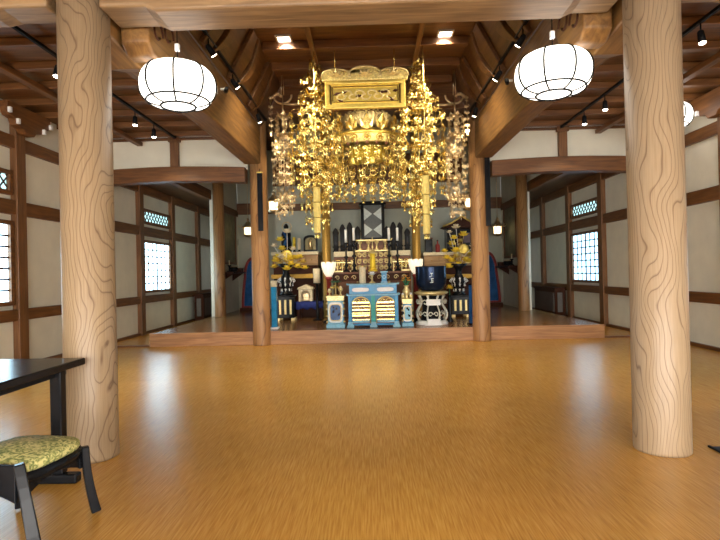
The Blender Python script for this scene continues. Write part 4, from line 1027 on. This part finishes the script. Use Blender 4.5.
# white tulip lamps on red posts
for px, py0, py1, sd in ((328.5, 262, 276, 'left'), (415.5, 259, 273, 'right')):
    Y = 10.75; a = at(px, py0, Y); b = at(px, py1, Y); h_ = a.z-b.z; zb = PZ+.001; x = a.x
    r = thing('tulip_lamp', f'white tulip-shaped lamp on a dark red post, {sd} of the altar centre', 'lamp', (x, Y, zb), 'tulip lamps')
    MB().lathe([(.13, 0), (.13, .03), (.06, .06), (0, .06)], (x, Y, zb), 20).build('base', BLACK, r)
    MB().lathe([(.05, .061), (.05, b.z-zb-.08), (.085, b.z-zb-.05), (.06, b.z-zb-.02), (0, b.z-zb-.02)], (x, Y, zb), 14).build('post', RED, r)
    for k in range(8):
        a_ = 2*PI*k/8; d = Vector((math.cos(a_), math.sin(a_), 0)); t_ = Vector((-d.y, d.x, 0)); vs = []; fs = []
        for i in range(7):
            t = i/6; rr = .045+.10*math.sin(t*PI*.55)**.8; wd = rr*.46*(1-.55*max(0, t-.7)/.3)
            for q in (-1, 0, 1): vs.append(Vector((x, Y, b.z-.018+(h_+.018)*t))+d*(rr+(.006 if q == 0 else 0))+t_*q*wd)
        n0 = len(vs)
        for i in range(6):
            for q in range(2): fs.append((i*3+q, i*3+q+1, i*3+q+4, i*3+q+3))
        o = MB().add(vs, fs, True).build('petal', TULIP, r); so = o.modifiers.new('s', 'SOLIDIFY'); so.thickness = .006

# long dark red middle table
x0, x1, _, zt = span(331, 411, 271.5, 290, 11.0); zb = PZ+.001; MTZ = zt
r = thing('middle_table', 'long dark red-brown table behind the twin-arched desk carrying the tall candlesticks', 'table', ((x0+x1)/2, 11.05, zb))
MB().box(x0, x1, 10.92, 11.32, zt-.04, zt).build('table_top', BROWN, r, .008)
MB().box(x0+.04, x1-.04, 10.96, 11.28, zt-.20, zt-.041).build('apron', DARKW, r)
for i in range(9): scroll(MB(), (x0+.14+(x1-x0-.28)*i/8, 10.955, zt-.12), .05, 1.2, 1 if i % 2 else -1, .009).build('gold_scroll', GOLDW, r)
for x in (x0+.09, x1-.09):
    for y in (11.0, 11.24): MB().box(x-.04, x+.04, y-.035, y+.035, zb, zt-.201).build('leg', DARKW, r, .006)

# black candlesticks
for i, (px, pt, lab) in enumerate(((346, 229, 'outer left'), (354, 227, 'inner left'), (389, 227, 'inner right'), (397.5, 227, 'outer right'))):
    Y = 11.12; x = at(px, 250, Y).x; top = at(px, pt, Y).z; zb = MTZ+.001; hc = top-.29-zb
    r = thing('tall_candlestick', f'tall black candlestick with white candle, {lab} of the gold altar table', 'candlestick', (x, Y, zb), 'black altar candlesticks')
    pr = [(.075, 0), (.075, .02), (.03, .05), (.022, .09), (.05, .13), (.022, .18), (.02, hc*.45), (.055, hc*.5), (.02, hc*.56), (.02, hc*.8), (.05, hc*.86), (.018, hc*.92), (.06, hc-.01), (.06, hc), (0, hc)]
    MB().lathe(pr, (x, Y, zb), 16).build('stand', BLACK, r)
    MB().lathe([(.024, hc+.001), (.027, hc+.27), (.005, hc+.28), (0, hc+.28)], (x, Y, zb), 12).build('candle', WHITE, r)
    MB().tube([(x, Y, zb+hc+.281), (x, Y, zb+hc+.30)], .003, 5).build('wick', BLACKM, r)

# low openwork gilt railings on the middle table
for pa, pb, sd in ((331.5, 353, 'left'), (392.5, 411, 'right')):
    Y = 11.26; a, b = at(pa, 262, Y).x, at(pb, 262, Y).x; z0 = MTZ+.001; w = b-a
    r = thing('gilt_railing', f'low openwork gilt railing behind the {sd} pair of tall candlesticks', 'railing', ((a+b)/2, Y, z0), 'gilt railings')
    MB().box(a, b, Y-.015, Y+.015, z0, z0+.03).build('bottom_rail', GOLDW, r)
    MB().box(a, b, Y-.015, Y+.015, z0+.19, z0+.215).build('top_rail', GOLDW, r)
    for i in range(5): MB().lathe([(.016, .031), (.010, .06), (.018, .11), (.010, .15), (.016, .189), (0, .189)], (a+.02+(w-.04)*i/4, Y, z0), 10).build('baluster', GOLDW, r)
    for i in range(4): scroll(MB(), (a+.02+(w-.04)*(i+.5)/4, Y-.005, z0+.11), .045, 1.3, 1 if i % 2 else -1, .011, .6).build('scroll', GOLD, r)
    for i in range(3): MB().sphere((a+.03+(w-.06)*i/2, Y, z0+.24), .024, n=10, m=8).build('finial', GOLDW, r)

# gold altar table with its gilt tower
x0, x1, _, zt = span(355.5, 390, 240, 268, 11.7); zb = PZ+.001; y0, y1 = 11.5, 11.88; xm = (x0+x1)/2; w = x1-x0
r = thing('gold_altar_table', 'ornate gold altar table of scrolls and lattice at the altar centre', 'altar table', (xm, 11.7, zb))
mb = MB(); mb.prism([(x0-.06, zt+.03), (x0-.03, zt-.03), (x1+.03, zt-.03), (x1+.06, zt+.03), (x1, zt), (x0, zt)], y0-.02, y1+.02, lambda u, v, d: (u, d, v)); mb.build('table_top', GOLDW, r, .004)
MB().box(x0, x1, y0, y1, zt-.26, zt-.23).build('middle_shelf', GOLDW, r, .004)
MB().box(x0+.05, x1-.05, y0+.12, y1-.02, zt-.229, zt-.031).build('back_panel', BROWN, r)
for u in (-.36, -.12, .12, .36):
    MB().lathe([(.05, 0), (.05, .02), (.022, .06), (.018, .095), (.022, .13), (.05, .17), (.05, .198), (0, .198)], (xm+u*w, y0+.06, zt-.2295), 12).build('baluster', GOLDW, r)
MB().box(x0+.02, x1-.02, y0+.03, y1-.02, zb+.06, zt-.261).build('body', BROWN, r)
mb = MB()
for row in range(3):
    for i in range(6): scroll(mb, (x0+.09+(w-.18)*i/5, y0+.025, zt-.34-.14*row), .055, 1.4, 1 if (i+row) % 2 else -1, .019, .6)
mb.build('scroll_carving', GOLDW, r)
for x in (x0+.03, x1-.03): MB().tube([(x, y0+.03, zt-.26), (x+(.05 if x > xm else -.05), y0, zt-.45), (x-(.02 if x > xm else -.02), y0+.03, zt-.8), (x+(.06 if x > xm else -.06), y0-.02, zb+.03)], [.035, .03, .022, .03], 8).build('leg', GOLDW, r)
tx = at(372.5, 255, 11.42).x
r = thing('gilt_tower', 'slender bright gilt tower with pointed finial before the gold altar table', 'reliquary', (tx, 11.15, MTZ+.001))
zb = MTZ+.001
MB().lathe([(.10, 0), (.10, .03), (.06, .05), (.06, .09), (0, .09)], (tx, 11.15, zb), 8, False).build('base', YELLOW, r)
MB().lathe([(.075, .091), (.06, .12), (.055, .36), (.07, .38), (0, .38)], (tx, 11.15, zb), 12).build('body', YELLOW, r)
MB().lathe([(.11, .381), (.09, .40), (.03, .46), (.015, .47), (.02, .52), (.008, .56), (.006, .72), (0, .74)], (tx, 11.15, zb), 12).build('finial', GOLDW, r)
mb = MB(); mb.tube([(tx-.085, 11.15, zb+.66), (tx, 11.15, zb+.63), (tx+.085, 11.15, zb+.66)], .008, 5); mb.build('crossbar', GOLDW, r)

# stepped dais with tablets and black cabinet
x0, x1 = at(334, 250, 12.1).x, at(410, 250, 12.1).x; zl = at(372, 251, 12.05).z; zu = at(372, 240.5, 12.45).z; zb = PZ+.001
r = thing('stepped_dais', 'cream stepped altar dais carrying rows of black tablets', 'dais', ((x0+x1)/2, 12.6, zb))
MB().box(x0, x1, 12.0, 13.25, zb, zl-.12).build('body', BROWN, r)
MB().box(x0-.0, x1+.0, 11.97, 13.26, zl-.119, zl).build('lower_step', CREAM, r, .006)
MB().box(x0+.03, x1-.03, 12.38, 13.25, zl+.001, zu).build('upper_step', CREAM, r, .006)
mb = MB()
for i in range(10): scroll(mb, (x0+.1+(x1-x0-.2)*i/9, 11.995, zl-.26), .07, 1.3, 1 if i % 2 else -1, .016, .6)
for i in range(9): mb.leaf((x0+.14+(x1-x0-.28)*i/8, 11.99, zl-.42), (0, 0, -1), (0, 1, 0), .16, .12, .04)
mb.build('gold_carving', GOLD, r)
def tablet(px, ptop, Y, z, label):
    a = at(px, ptop, Y); x = a.x; h_ = a.z-z-.001
    r = thing('memorial_tablet', label, 'memorial tablet', (x, Y, z+.001), 'black memorial tablets')
    mb = MB(); mb.box(x-.074, x+.074, Y-.05, Y+.05, z+.001, z+.03); mb.box(x-.055, x+.055, Y-.04, Y+.04, z+.03, z+.10); mb.box(x-.074, x+.074, Y-.05, Y+.05, z+.10, z+.13); mb.build('base', BLACKM, r, .004)
    poly = [(-.055, .131), (.055, .131), (.06, h_*.72), (.074, h_*.8), (.05, h_*.9), (.03, h_*.96), (0, h_), (-.03, h_*.96), (-.05, h_*.9), (-.074, h_*.8), (-.06, h_*.72)]
    MB().prism(poly, -.022, .022, lambda u, v, d: (x+u, Y+d, z+v)).build('plate', BLACKM, r, .003)
    MB().box(x-.028, x+.028, Y-.026, Y-.0225, z+.17, z+h_*.68).build('inlay', BLACK, r)
for px, pt, lab in ((335.5, 228, 'outermost at the left end of the dais'), (342.3, 224, 'second from the left end of the dais'), (349.5, 222, 'behind the left pair of candles'), (357.5, 226, 'nearest the black cabinet at its left'),
                    (386.5, 226, 'nearest the black cabinet at its right'), (393, 221.5, 'behind the right pair of candles'), (399.5, 222, 'second from the right end of the dais'), (407, 228, 'outermost at the right end of the dais')):
    tablet(px, pt, 12.2, zl, 'black memorial tablet on the dais, '+lab)
x0, x1, _, zt = span(361, 384.5, 203.5, 240, 12.6); xm = (x0+x1)/2
r = thing('black_cabinet', 'black upright glazed cabinet with grey hourglass panes atop the dais', 'cabinet', (xm, 12.65, zu+.001))
zb = zu+.001
mb = MB(); mb.box(x0, x0+.07, 12.5, 12.95, zb, zt-.05); mb.box(x1-.07, x1, 12.5, 12.95, zb, zt-.05); mb.box(x0+.07, x1-.07, 12.5, 12.95, zb, zb+.07); mb.box(x0+.07, x1-.07, 12.9, 12.95, zb+.07, zt-.05); mb.build('case', BLACK, r, .006)
mb = MB(); mb.prism([(x0-.05, zt-.02), (x0-.02, zt-.05), (x1+.02, zt-.05), (x1+.05, zt-.02), (x1-.05, zt+.04), (x0+.05, zt+.04)], 12.46, 12.97, lambda u, v, d: (u, d, v)); mb.build('roof', BLACK, r, .006)
MB().box(x0+.071, x1-.071, 12.54, 12.56, zb+.071, zt-.051).build('pane', plain('smoke_pane', (.13, .14, .14), .3), r)
mb = MB(); a, b, c, d = x0+.075, x1-.075, zb+.08, zt-.06; m_ = (c+d)/2; wv = b-a
for (q0, q1) in ((c, m_), (m_, d)):
    hq = q1-q0
    for e, sg in ((a, 1), (b, -1)):
        mb.prism([(e, q0+hq*.08), (e+sg*wv*.47, q0+hq*.48), (e, q0+hq*.88)], 12.53, 12.539, lambda u, v, dd: (u, dd, v))
mb.build('pale_wedge', SILVER, r)

# side shelves and what stands on them
SH = {}
for s, sd, pa, pb in ((-1, 'left', 272, 319), (1, 'right', 423, 480)):
    x0, x1, _, zt = span(pa, pb, 252, 260, 12.3); zb = PZ+.001; SH[s] = zt
    r = thing('side_altar_cabinet', f'pale topped wooden side altar cabinet {sd} of the dais', 'cabinet', ((x0+x1)/2, 12.6, zb))
    MB().box(x0, x1, 12.2, 13.25, zt-.07, zt).build('top', CREAM, r, .006)
    MB().box(x0+.02, x1-.02, 12.24, 13.24, zt-.32, zt-.071).build('drawer_band', ALTW, r)
    n = 4
    for i in range(n):
        a = x0+.04+(x1-x0-.08)*i/n; b = x0+.04+(x1-x0-.08)*(i+1)/n
        d = MB().box(a+.01, b-.01, 12.222, 12.239, zt-.29, zt-.10).build('drawer', ALTW, r, .004)
        MB().sphere(((a+b)/2, 12.21, zt-.195), .014, n=8, m=6).build('knob', GOLD, d)
    MB().box(x0+.03, x1-.03, 12.3, 13.24, zb, zt-.321).build('body', DARKW, r)
    MB().box(x0, x1, 12.14, 12.29, zt-.62, zt-.52).build('gilt_ledge', plain('ochre_ledge_'+sd, (.50, .29, .05), .4, .3), r, .006)
zt = SH[-1]+.001
# left: statue, candles, arched picture
a = at(286, 223, 12.45); x = a.x; h_ = a.z-zt; Y = 12.45
r = thing('standing_statue', 'dark robed standing statue with halo on the left side cabinet', 'statue', (x, Y, zt))
MB().lathe([(.13, 0), (.14, .03), (.09, .06), (.10, .09), (0, .09)], (x, Y, zt), 16).build('pedestal', BLACK, r)
MB().lathe([(.11, .091), (.12, .2), (.10, h_*.5), (.115, h_*.62), (.085, h_*.72), (.035, h_*.75), (.03, h_*.78), (.055, h_*.82), (.06, h_*.88), (.04, h_*.94), (.02, h_*.97), (0, h_*.975)], (x, Y, zt), 20, True, lambda t, z: 1+.06*math.cos(9*t) if z < h_*.6 else 1).build('body', BLACKM, r)
mb = MB(); mb.tube([(x-.05, Y-.10, zt+h_*.7), (x+.04, Y-.13, zt+h_*.45), (x-.02, Y-.13, zt+.16)], [.03, .035, .045], 8); mb.build('blue_sash', BLUED, r)
MB().torus((x, Y+.08, zt+h_*.88), .11, .012, 24, 6, 'y').build('halo', ANTIQ, r)
for px, pt, mat, lab in ((294, 237, YELLOW, 'yellow'), (299, 238, CREAM, 'cream')):
    a = at(px, pt, 12.32)
    r = thing('altar_candle', f'thick {lab} candle on a small black stand on the left side cabinet', 'candle', (a.x, 12.32, zt))
    MB().lathe([(.05, 0), (.05, .012), (.02, .03), (.045, .05), (0, .05)], (a.x, 12.32, zt), 12).build('stand', BLACKM, r)
    MB().lathe([(.035, .051), (.038, a.z-zt-.01), (0, a.z-zt)], (a.x, 12.32, zt), 12).build('candle', mat, r)
x0, x1, _, z1 = span(303.5, 317.5, 235, 252, 12.6); xm = (x0+x1)/2; hw = (x1-x0)/2; h_ = z1-zt
r = thing('arched_picture', 'small black arch-topped frame with gilt picture on the left side cabinet', 'picture frame', (xm, 12.6, zt))
ar = lambda hw, h_, e: [(-hw, e), (hw, e)]+[(hw*math.cos(PI*i/12), h_*.72+h_*.28*math.sin(PI*i/12)**.7 if 0 < i < 12 else h_*.72) for i in range(13)]
MB().prism(ar(hw, h_, 0), 0, .05, lambda u, v, d: (xm+u, 12.6+d, zt+v)).build('frame', BLACK, r, .004)
MB().prism(ar(hw*.74, h_*.86, .06), -.012, -.001, lambda u, v, d: (xm+u, 12.6+d, zt+v)).build('picture', plain('dim_gilt_picture', (.30, .26, .14), .5), r)
mb = MB(); mb.lathe([(.055, .0), (.06, .10), (.03, .17), (.035, .21), (0, .24)], (xm, 12.6-.012-.02, zt+.07), 10); mb.build('gilt_figure', ANTIQ, r)
# right: dark box, red bottle, roofed shrine
zt = SH[1]+.001
x0, x1, _, z1 = span(425, 432, 238, 252, 12.45)
r = thing('dark_box', 'dark upright box on the right side cabinet by the altar pillar', 'box', ((x0+x1)/2, 12.45, zt))
MB().box(x0, x1, 12.36, 12.56, zt, z1-.03).build('body', BLACK, r, .01); MB().box(x0-.01, x1+.01, 12.35, 12.57, z1-.029, z1).build('lid', BROWN, r, .006)
a = at(437.5, 240, 12.4)
r = thing('red_bottle', 'small dark red bottle on the right side cabinet', 'bottle', (a.x, 12.4, zt)); h_ = a.z-zt
MB().lathe([(.05, 0), (.055, .02), (.055, h_*.55), (.02, h_*.72), (.018, h_*.9), (0, h_*.9)], (a.x, 12.4, zt), 16).build('body', RED, r); MB().lathe([(.022, h_*.901), (.022, h_), (0, h_)], (a.x, 12.4, zt), 12).build('cap', DARKW, r)
x0, x1, _, z1 = span(443.5, 477, 219, 252, 12.7); xm = (x0+x1)/2; hw = (x1-x0)/2; h_ = z1-zt
r = thing('roofed_shrine', 'dark wooden shrine with curved gilt roof on the right side cabinet', 'shrine', (xm, 12.75, zt))
mb = MB(); mb.box(xm-hw*.85, xm-hw*.75, 12.55, 12.98, zt, zt+h_*.72); mb.box(xm+hw*.75, xm+hw*.85, 12.55, 12.98, zt, zt+h_*.72); mb.box(xm-hw*.75, xm+hw*.75, 12.93, 12.98, zt, zt+h_*.72); mb.box(xm-hw*.75, xm+hw*.75, 12.55, 12.93, zt, zt+.05); mb.build('case', BLACK, r, .004)
mb = MB(); pts = [(-hw*1.12, h_*.76), (-hw*.9, h_*.72), (hw*.9, h_*.72), (hw*1.12, h_*.76), (hw*.6, h_*.86), (hw*.25, h_*.97), (0, h_*1.06), (-hw*.25, h_*.97), (-hw*.6, h_*.86)]
mb.prism(pts, 12.45, 13.0, lambda u, v, d: (xm+u, d, zt+v)); mb.build('roof', DARKW, r, .006)
mb = MB(); mb.tube([(xm+u, 12.445, zt+v) for u, v in [pts[0]]+pts[:3:-1]+[pts[3]]], .022, 6); mb.build('gilt_gable', GOLDP, r)
mb = MB(); mb.lathe([(.10, 0), (.10, .03), (.07, .05), (.09, .12), (.06, .28), (.03, .31), (.045, .36), (.02, .42), (0, .43)], (xm, 12.75, zt+.052), 14); mb.build('figure', BROWN, r)
mb = MB(); mb.cbox((xm+hw*.45, 12.84, zt+h_*.45), hw*.4, .02, h_*.3); mb.build('grey_plate', plain('grey_mauve', (.20, .16, .19), .5), r)

# lotus bouquets on black stands
def bouquet(px, sd, blossoms, pyb):
    Y = 11.55; zb = PZ+.001; p = at(px, 295, Y); x = p.x; zs = p.z
    r = thing('flower_stand', f'black cube stand with gold slots under the {sd} gilt lotus vase', 'stand', (x, Y, zb), 'black flower stands')
    MB().box(x-.19, x+.19, Y-.19, Y+.19, zb+.06, zs-.03).build('body', BLACK, r, .008)
    MB().box(x-.21, x+.21, Y-.21, Y+.21, zs-.029, zs).build('top', BLACK, r, .006)
    mb = MB()
    for i in (-1, 0, 1): mb.box(x+i*.115-.022, x+i*.115+.022, Y-.198, Y-.1905, zb+.14, zs-.10)
    mb.build('gold_slot', GOLDW, r)
    for sx in (-1, 1):
        for sy in (-1, 1): MB().box(x+sx*.16-.04, x+sx*.16+.04, Y+sy*.16-.04, Y+sy*.16+.04, zb, zb+.059).build('foot', GOLDW, r, .004)
    v0 = zs+.001; pv = at(px, 264, Y).z; hv = pv-v0
    r = thing('lotus_vase', f'black vase of tall gilt lotus blossoms by the {sd} inner column', 'flower vase', (x, Y, v0), 'gilt lotus vases')
    MB().lathe([(.14, 0), (.15, .03), (.09, .07), (.13, hv*.25), (.15, hv*.42), (.10, hv*.6), (.06, hv*.72), (.09, hv*.86), (.20, hv), (.19, hv+.006), (.07, hv*.88), (0, hv*.86)], (x, Y, v0), 24).build('vase', BLACK, r)
    mb = MB()
    for k in range(8):
        a = 2*PI*k/8; d = Vector((math.cos(a), math.sin(a), 0))
        for z, q in ((.30, .145), (.48, .155), (.14, .115)): c = Vector((x, Y, v0+hv*z))+d*q; mb.leaf(c, (0, 0, 1), d, .07, .05, .02); mb.sphere(c, .014, n=6, m=4)
        mb.tube([Vector((x, Y, v0+hv*.40))+d*.15, Vector((x, Y, v0+hv*.45))+d*.20, Vector((x, Y, v0+hv*.52))+d*.17], .012, 5)
    mb.build('silver_relief', WHITE, r)
    mo = {}
    for i, (bx, by, rad, kind) in enumerate(blossoms):
        q = at(bx, by, Y+rnd.uniform(-.18, .14)); R = rad*Y/F
        stem = MB(); m = Vector(((x+q.x)/2+.02*math.sin(i), (Y+q.y)/2, (v0+hv*.9+q.z)/2+.05)); stem.tube([(x+.02*math.cos(i*2), Y+.02*math.sin(i*2), v0+hv*.87), m, q], .007, 5); so_ = stem.build('stem', WHITE if kind == 'w' else GOLDW, r)
        mb = MB(); mat = {'w': CREAM, 'y': YELLOW, 'g': GOLDP, 'd': GOLDP}[kind]
        if kind == 'd':
            mb.lathe([(0, -.01), (R*.5, 0), (R, .05), (R*1.02, .06), (R*.5, .02), (0, .018)], (0, 0, 0), 20, True, lambda t, z: 1+.05*math.cos(10*t))
            mb.v = [Vector((q.x+v.x, q.y-v.z, q.z+v.y)) for v in mb.v]
        else:
            for j in range(18):
                a = 2*PI*j/9+(.35 if j > 8 else 0); mb.leaf(q, (math.cos(a), math.sin(a), .5 if j < 9 else 1.6), (0, 0, 1), R*1.2, R*.8, R*.4)
        mb.build('blossom', mat, so_)
        if i % 2 == 0:
            ml = MB(); a = rnd.uniform(0, 6.28); ml.leaf(m, (math.cos(a), math.sin(a)*.4, .2), (0, 0, 1), .16, .09, .012); ml.build('leaf', GOLDP, r)
bouquet(286.5, 'left', [(276, 262, 5, 'y'), (282, 250, 4.5, 'y'), (290, 260, 5, 'y'), (300, 258, 4, 'y'), (305, 269, 4, 'y'), (287, 270, 5, 'y'), (295, 264, 4, 'w'), (281, 258, 4.5, 'w'), (287, 233, 4.5, 'w'), (280, 241, 4.5, 'y'), (274.5, 247, 4, 'w'), (287, 256, 6, 'd'), (278, 258, 4.5, 'y'), (295.5, 259, 4.5, 'y'), (303, 263, 4, 'g'), (291, 265, 4.5, 'y'), (279, 266, 4.5, 'g'), (298, 268, 4.5, 'y'), (284, 262, 4, 'g'), (274, 268, 4, 'y'), (293, 250, 3.5, 'w')], 262)
bouquet(459, 'right', [(449, 268, 5, 'y'), (456, 252, 5, 'y'), (461, 257, 5, 'w'), (469, 263, 5, 'y'), (474, 262, 4.5, 'y'), (459, 266, 5, 'y'), (467, 254, 4.5, 'y'), (454, 239, 4, 'y'), (456, 228.5, 4.5, 'w'), (463.5, 236, 5, 'y'), (449.5, 233, 3, 'w'), (463, 249, 5, 'd'), (452, 245, 4.5, 'y'), (447, 259, 4.5, 'y'), (471, 256, 4.5, 'g'), (456, 258, 4.5, 'g'), (473, 247, 4, 'w'), (452, 262, 4.5, 'y'), (466, 261, 4.5, 'y'), (444.5, 252, 3.5, 'y'), (460, 242, 3.5, 'g')], 262)

# yellow chrysanthemum head by the gong
Y = 10.35; q = at(449.5, 288, Y)
r = thing('yellow_flower_vase', 'slim dark vase holding one yellow flower right of the gong', 'vase', (q.x, Y, PZ+.001)); zb = PZ+.001
hv = q.z-.14-zb
MB().lathe([(.06, 0), (.065, .02), (.03, .10), (.045, hv*.5), (.03, hv*.85), (.045, hv), (.035, hv), (0, hv*.9)], (q.x, Y, zb), 16).build('vase', BLACK, r)
MB().tube([(q.x, Y, zb+hv*.95), q], .006, 5).build('stem', GREEN, r)
mb = MB()
for j in range(30): a = 2.4*j; e = -.3+1.5*j/30; mb.leaf(q, (math.cos(a)*math.cos(e), math.sin(a)*math.cos(e), math.sin(e)), (0, 0, 1), .085, .035, .01)
mb.build('blossom', YELLOW, r)

# low table with blue cloth, white shrine, cylinder lamp (left of the tulip lamp)
x0, x1 = at(297, 303, 11.7).x, at(323, 303, 11.7).x; zb = PZ+.001; zt = at(310, 302, 11.6).z
r = thing('low_table', 'low dark table under a blue cloth, left of the tulip lamp', 'table', ((x0+x1)/2, 11.75, zb))
MB().box(x0, x1, 11.58, 11.98, zt-.035, zt).build('table_top', DARKW, r, .004)
for x in (x0+.04, x1-.04):
    for y in (11.62, 11.94): MB().box(x-.025, x+.025, y-.025, y+.025, zb, zt-.036).build('leg', DARKW, r)
r = thing('blue_cloth', 'dark blue cloth draped over the low table beneath the white shrine', 'cloth', ((x0+x1)/2, 11.75, zt+.001))
mb = MB(); n = 24; vs = []; fs = []
for i in range(n+1):
    u = x0-.008+(x1-x0+.016)*i/n; w_ = .006*math.sin(i*1.7)
    for (yy, zz) in ((11.57+w_, zt-.15-.02*math.sin(i*.8)), (11.568+w_*.5, zt-.05), (11.572, zt+.003), (11.98, zt+.003)): vs.append((u, yy, zz))
for i in range(n):
    for j in range(3): fs.append((i*4+j, (i+1)*4+j, (i+1)*4+j+1, i*4+j+1))
mb.add(vs, fs, True); o = mb.build('drape', plain('blue_cloth_weave', (.03, .045, .20), .8), r); m_ = o.modifiers.new('s', 'SOLIDIFY'); m_.thickness = .004; m_.offset = 1
x0, x1, z0, z1 = span(298, 313.5, 284.5, 301, 11.7); z0 = zt+.012; xm = (x0+x1)/2; hw = (x1-x0)/2
r = thing('white_shrine', 'small pale gabled shrine box standing on the blue cloth', 'shrine', (xm, 11.75, z0))
mb = MB(); mb.prism([(-hw*.9, 0), (-hw*.55, 0), (-hw*.55, .17), (-hw*.3, .24), (hw*.3, .24), (hw*.55, .17), (hw*.55, 0), (hw*.9, 0), (hw*.9, .27), (-hw*.9, .27)], -.10, .12, lambda u, v, d: (xm+u, 11.75+d, z0+v)); mb.build('body', CREAM, r, .004)
MB().box(xm-hw*.55, xm+hw*.55, 11.80, 11.86, z0, z0+.235).build('back_panel', plain('beige', (.55, .42, .25), .5), r)
MB().box(xm-hw*.32, xm+hw*.32, 11.75, 11.79, z0+.03, z0+.17).build('gilt_box', ANTIQ, r); 
mb = MB(); mb.prism([(-hw*1.08, .271), (hw*1.08, .271), (hw*.95, .31), (.0, z1-z0), (-hw*.95, .31)], -.13, .14, lambda u, v, d: (xm+u, 11.75+d, z0+v)); mb.build('roof', CREAM, r, .006)
a = at(316.5, 268, 11.3); b = at(316.5, 283.5, 11.3); zb = PZ+.001
r = thing('cylinder_lamp', 'cream cylinder lamp on a black post just left of the left tulip lamp', 'lamp', (a.x, 11.3, zb))
MB().lathe([(.11, 0), (.11, .025), (.03, .05), (.028, b.z-zb-.01), (.06, b.z-zb), (0, b.z-zb)], (a.x, 11.3, zb), 14).build('post', BLACK, r)
MB().lathe([(.075, b.z-zb+.001), (.078, a.z-zb-.01), (.06, a.z-zb), (0, a.z-zb)], (a.x, 11.3, zb), 20).build('shade', CREAM, r)
mb = MB()
for q in (.02, .98): mb.torus((a.x, 11.3, b.z+(a.z-b.z)*q), .077, .006, 20, 5)
mb.build('ring', BLACKM, r)

# ------------------------------------------------------------------ world and exposure
wd = bpy.data.worlds.new('world'); S.world = wd; wd.use_nodes = True
bg = wd.node_tree.nodes['Background']; bg.inputs['Color'].default_value = (.6, .75, 1, 1); bg.inputs['Strength'].default_value = 1.0
for s in (-1, 1):
    l = bpy.data.lights.new('altar_lamp', 'SPOT'); l.energy = 170; l.spot_size = math.radians(120); l.spot_blend = .7; l.color = (1, .84, .6); l.shadow_soft_size = .1
    lo = bpy.data.objects.new('downlight_beam', l); C.objects.link(lo); lo.location = (s*1.13, 7.36, NZ-.04)
    lo.rotation_euler = (Vector((s*.9, 8.6, 0))-lo.location).to_track_quat('-Z', 'Y').to_euler()
vs_ = S.view_settings; S.display_settings.display_device = 'sRGB'; vs_.view_transform = 'Standard'; vs_.look = 'None'; vs_.gamma = 1; vs_.use_curve_mapping = False; vs_.exposure = 1.12
S.cycles.use_denoising = True
S.cycles.max_bounces = 8; S.cycles.diffuse_bounces = 5; S.cycles.glossy_bounces = 4; S.cycles.sample_clamp_indirect = 6
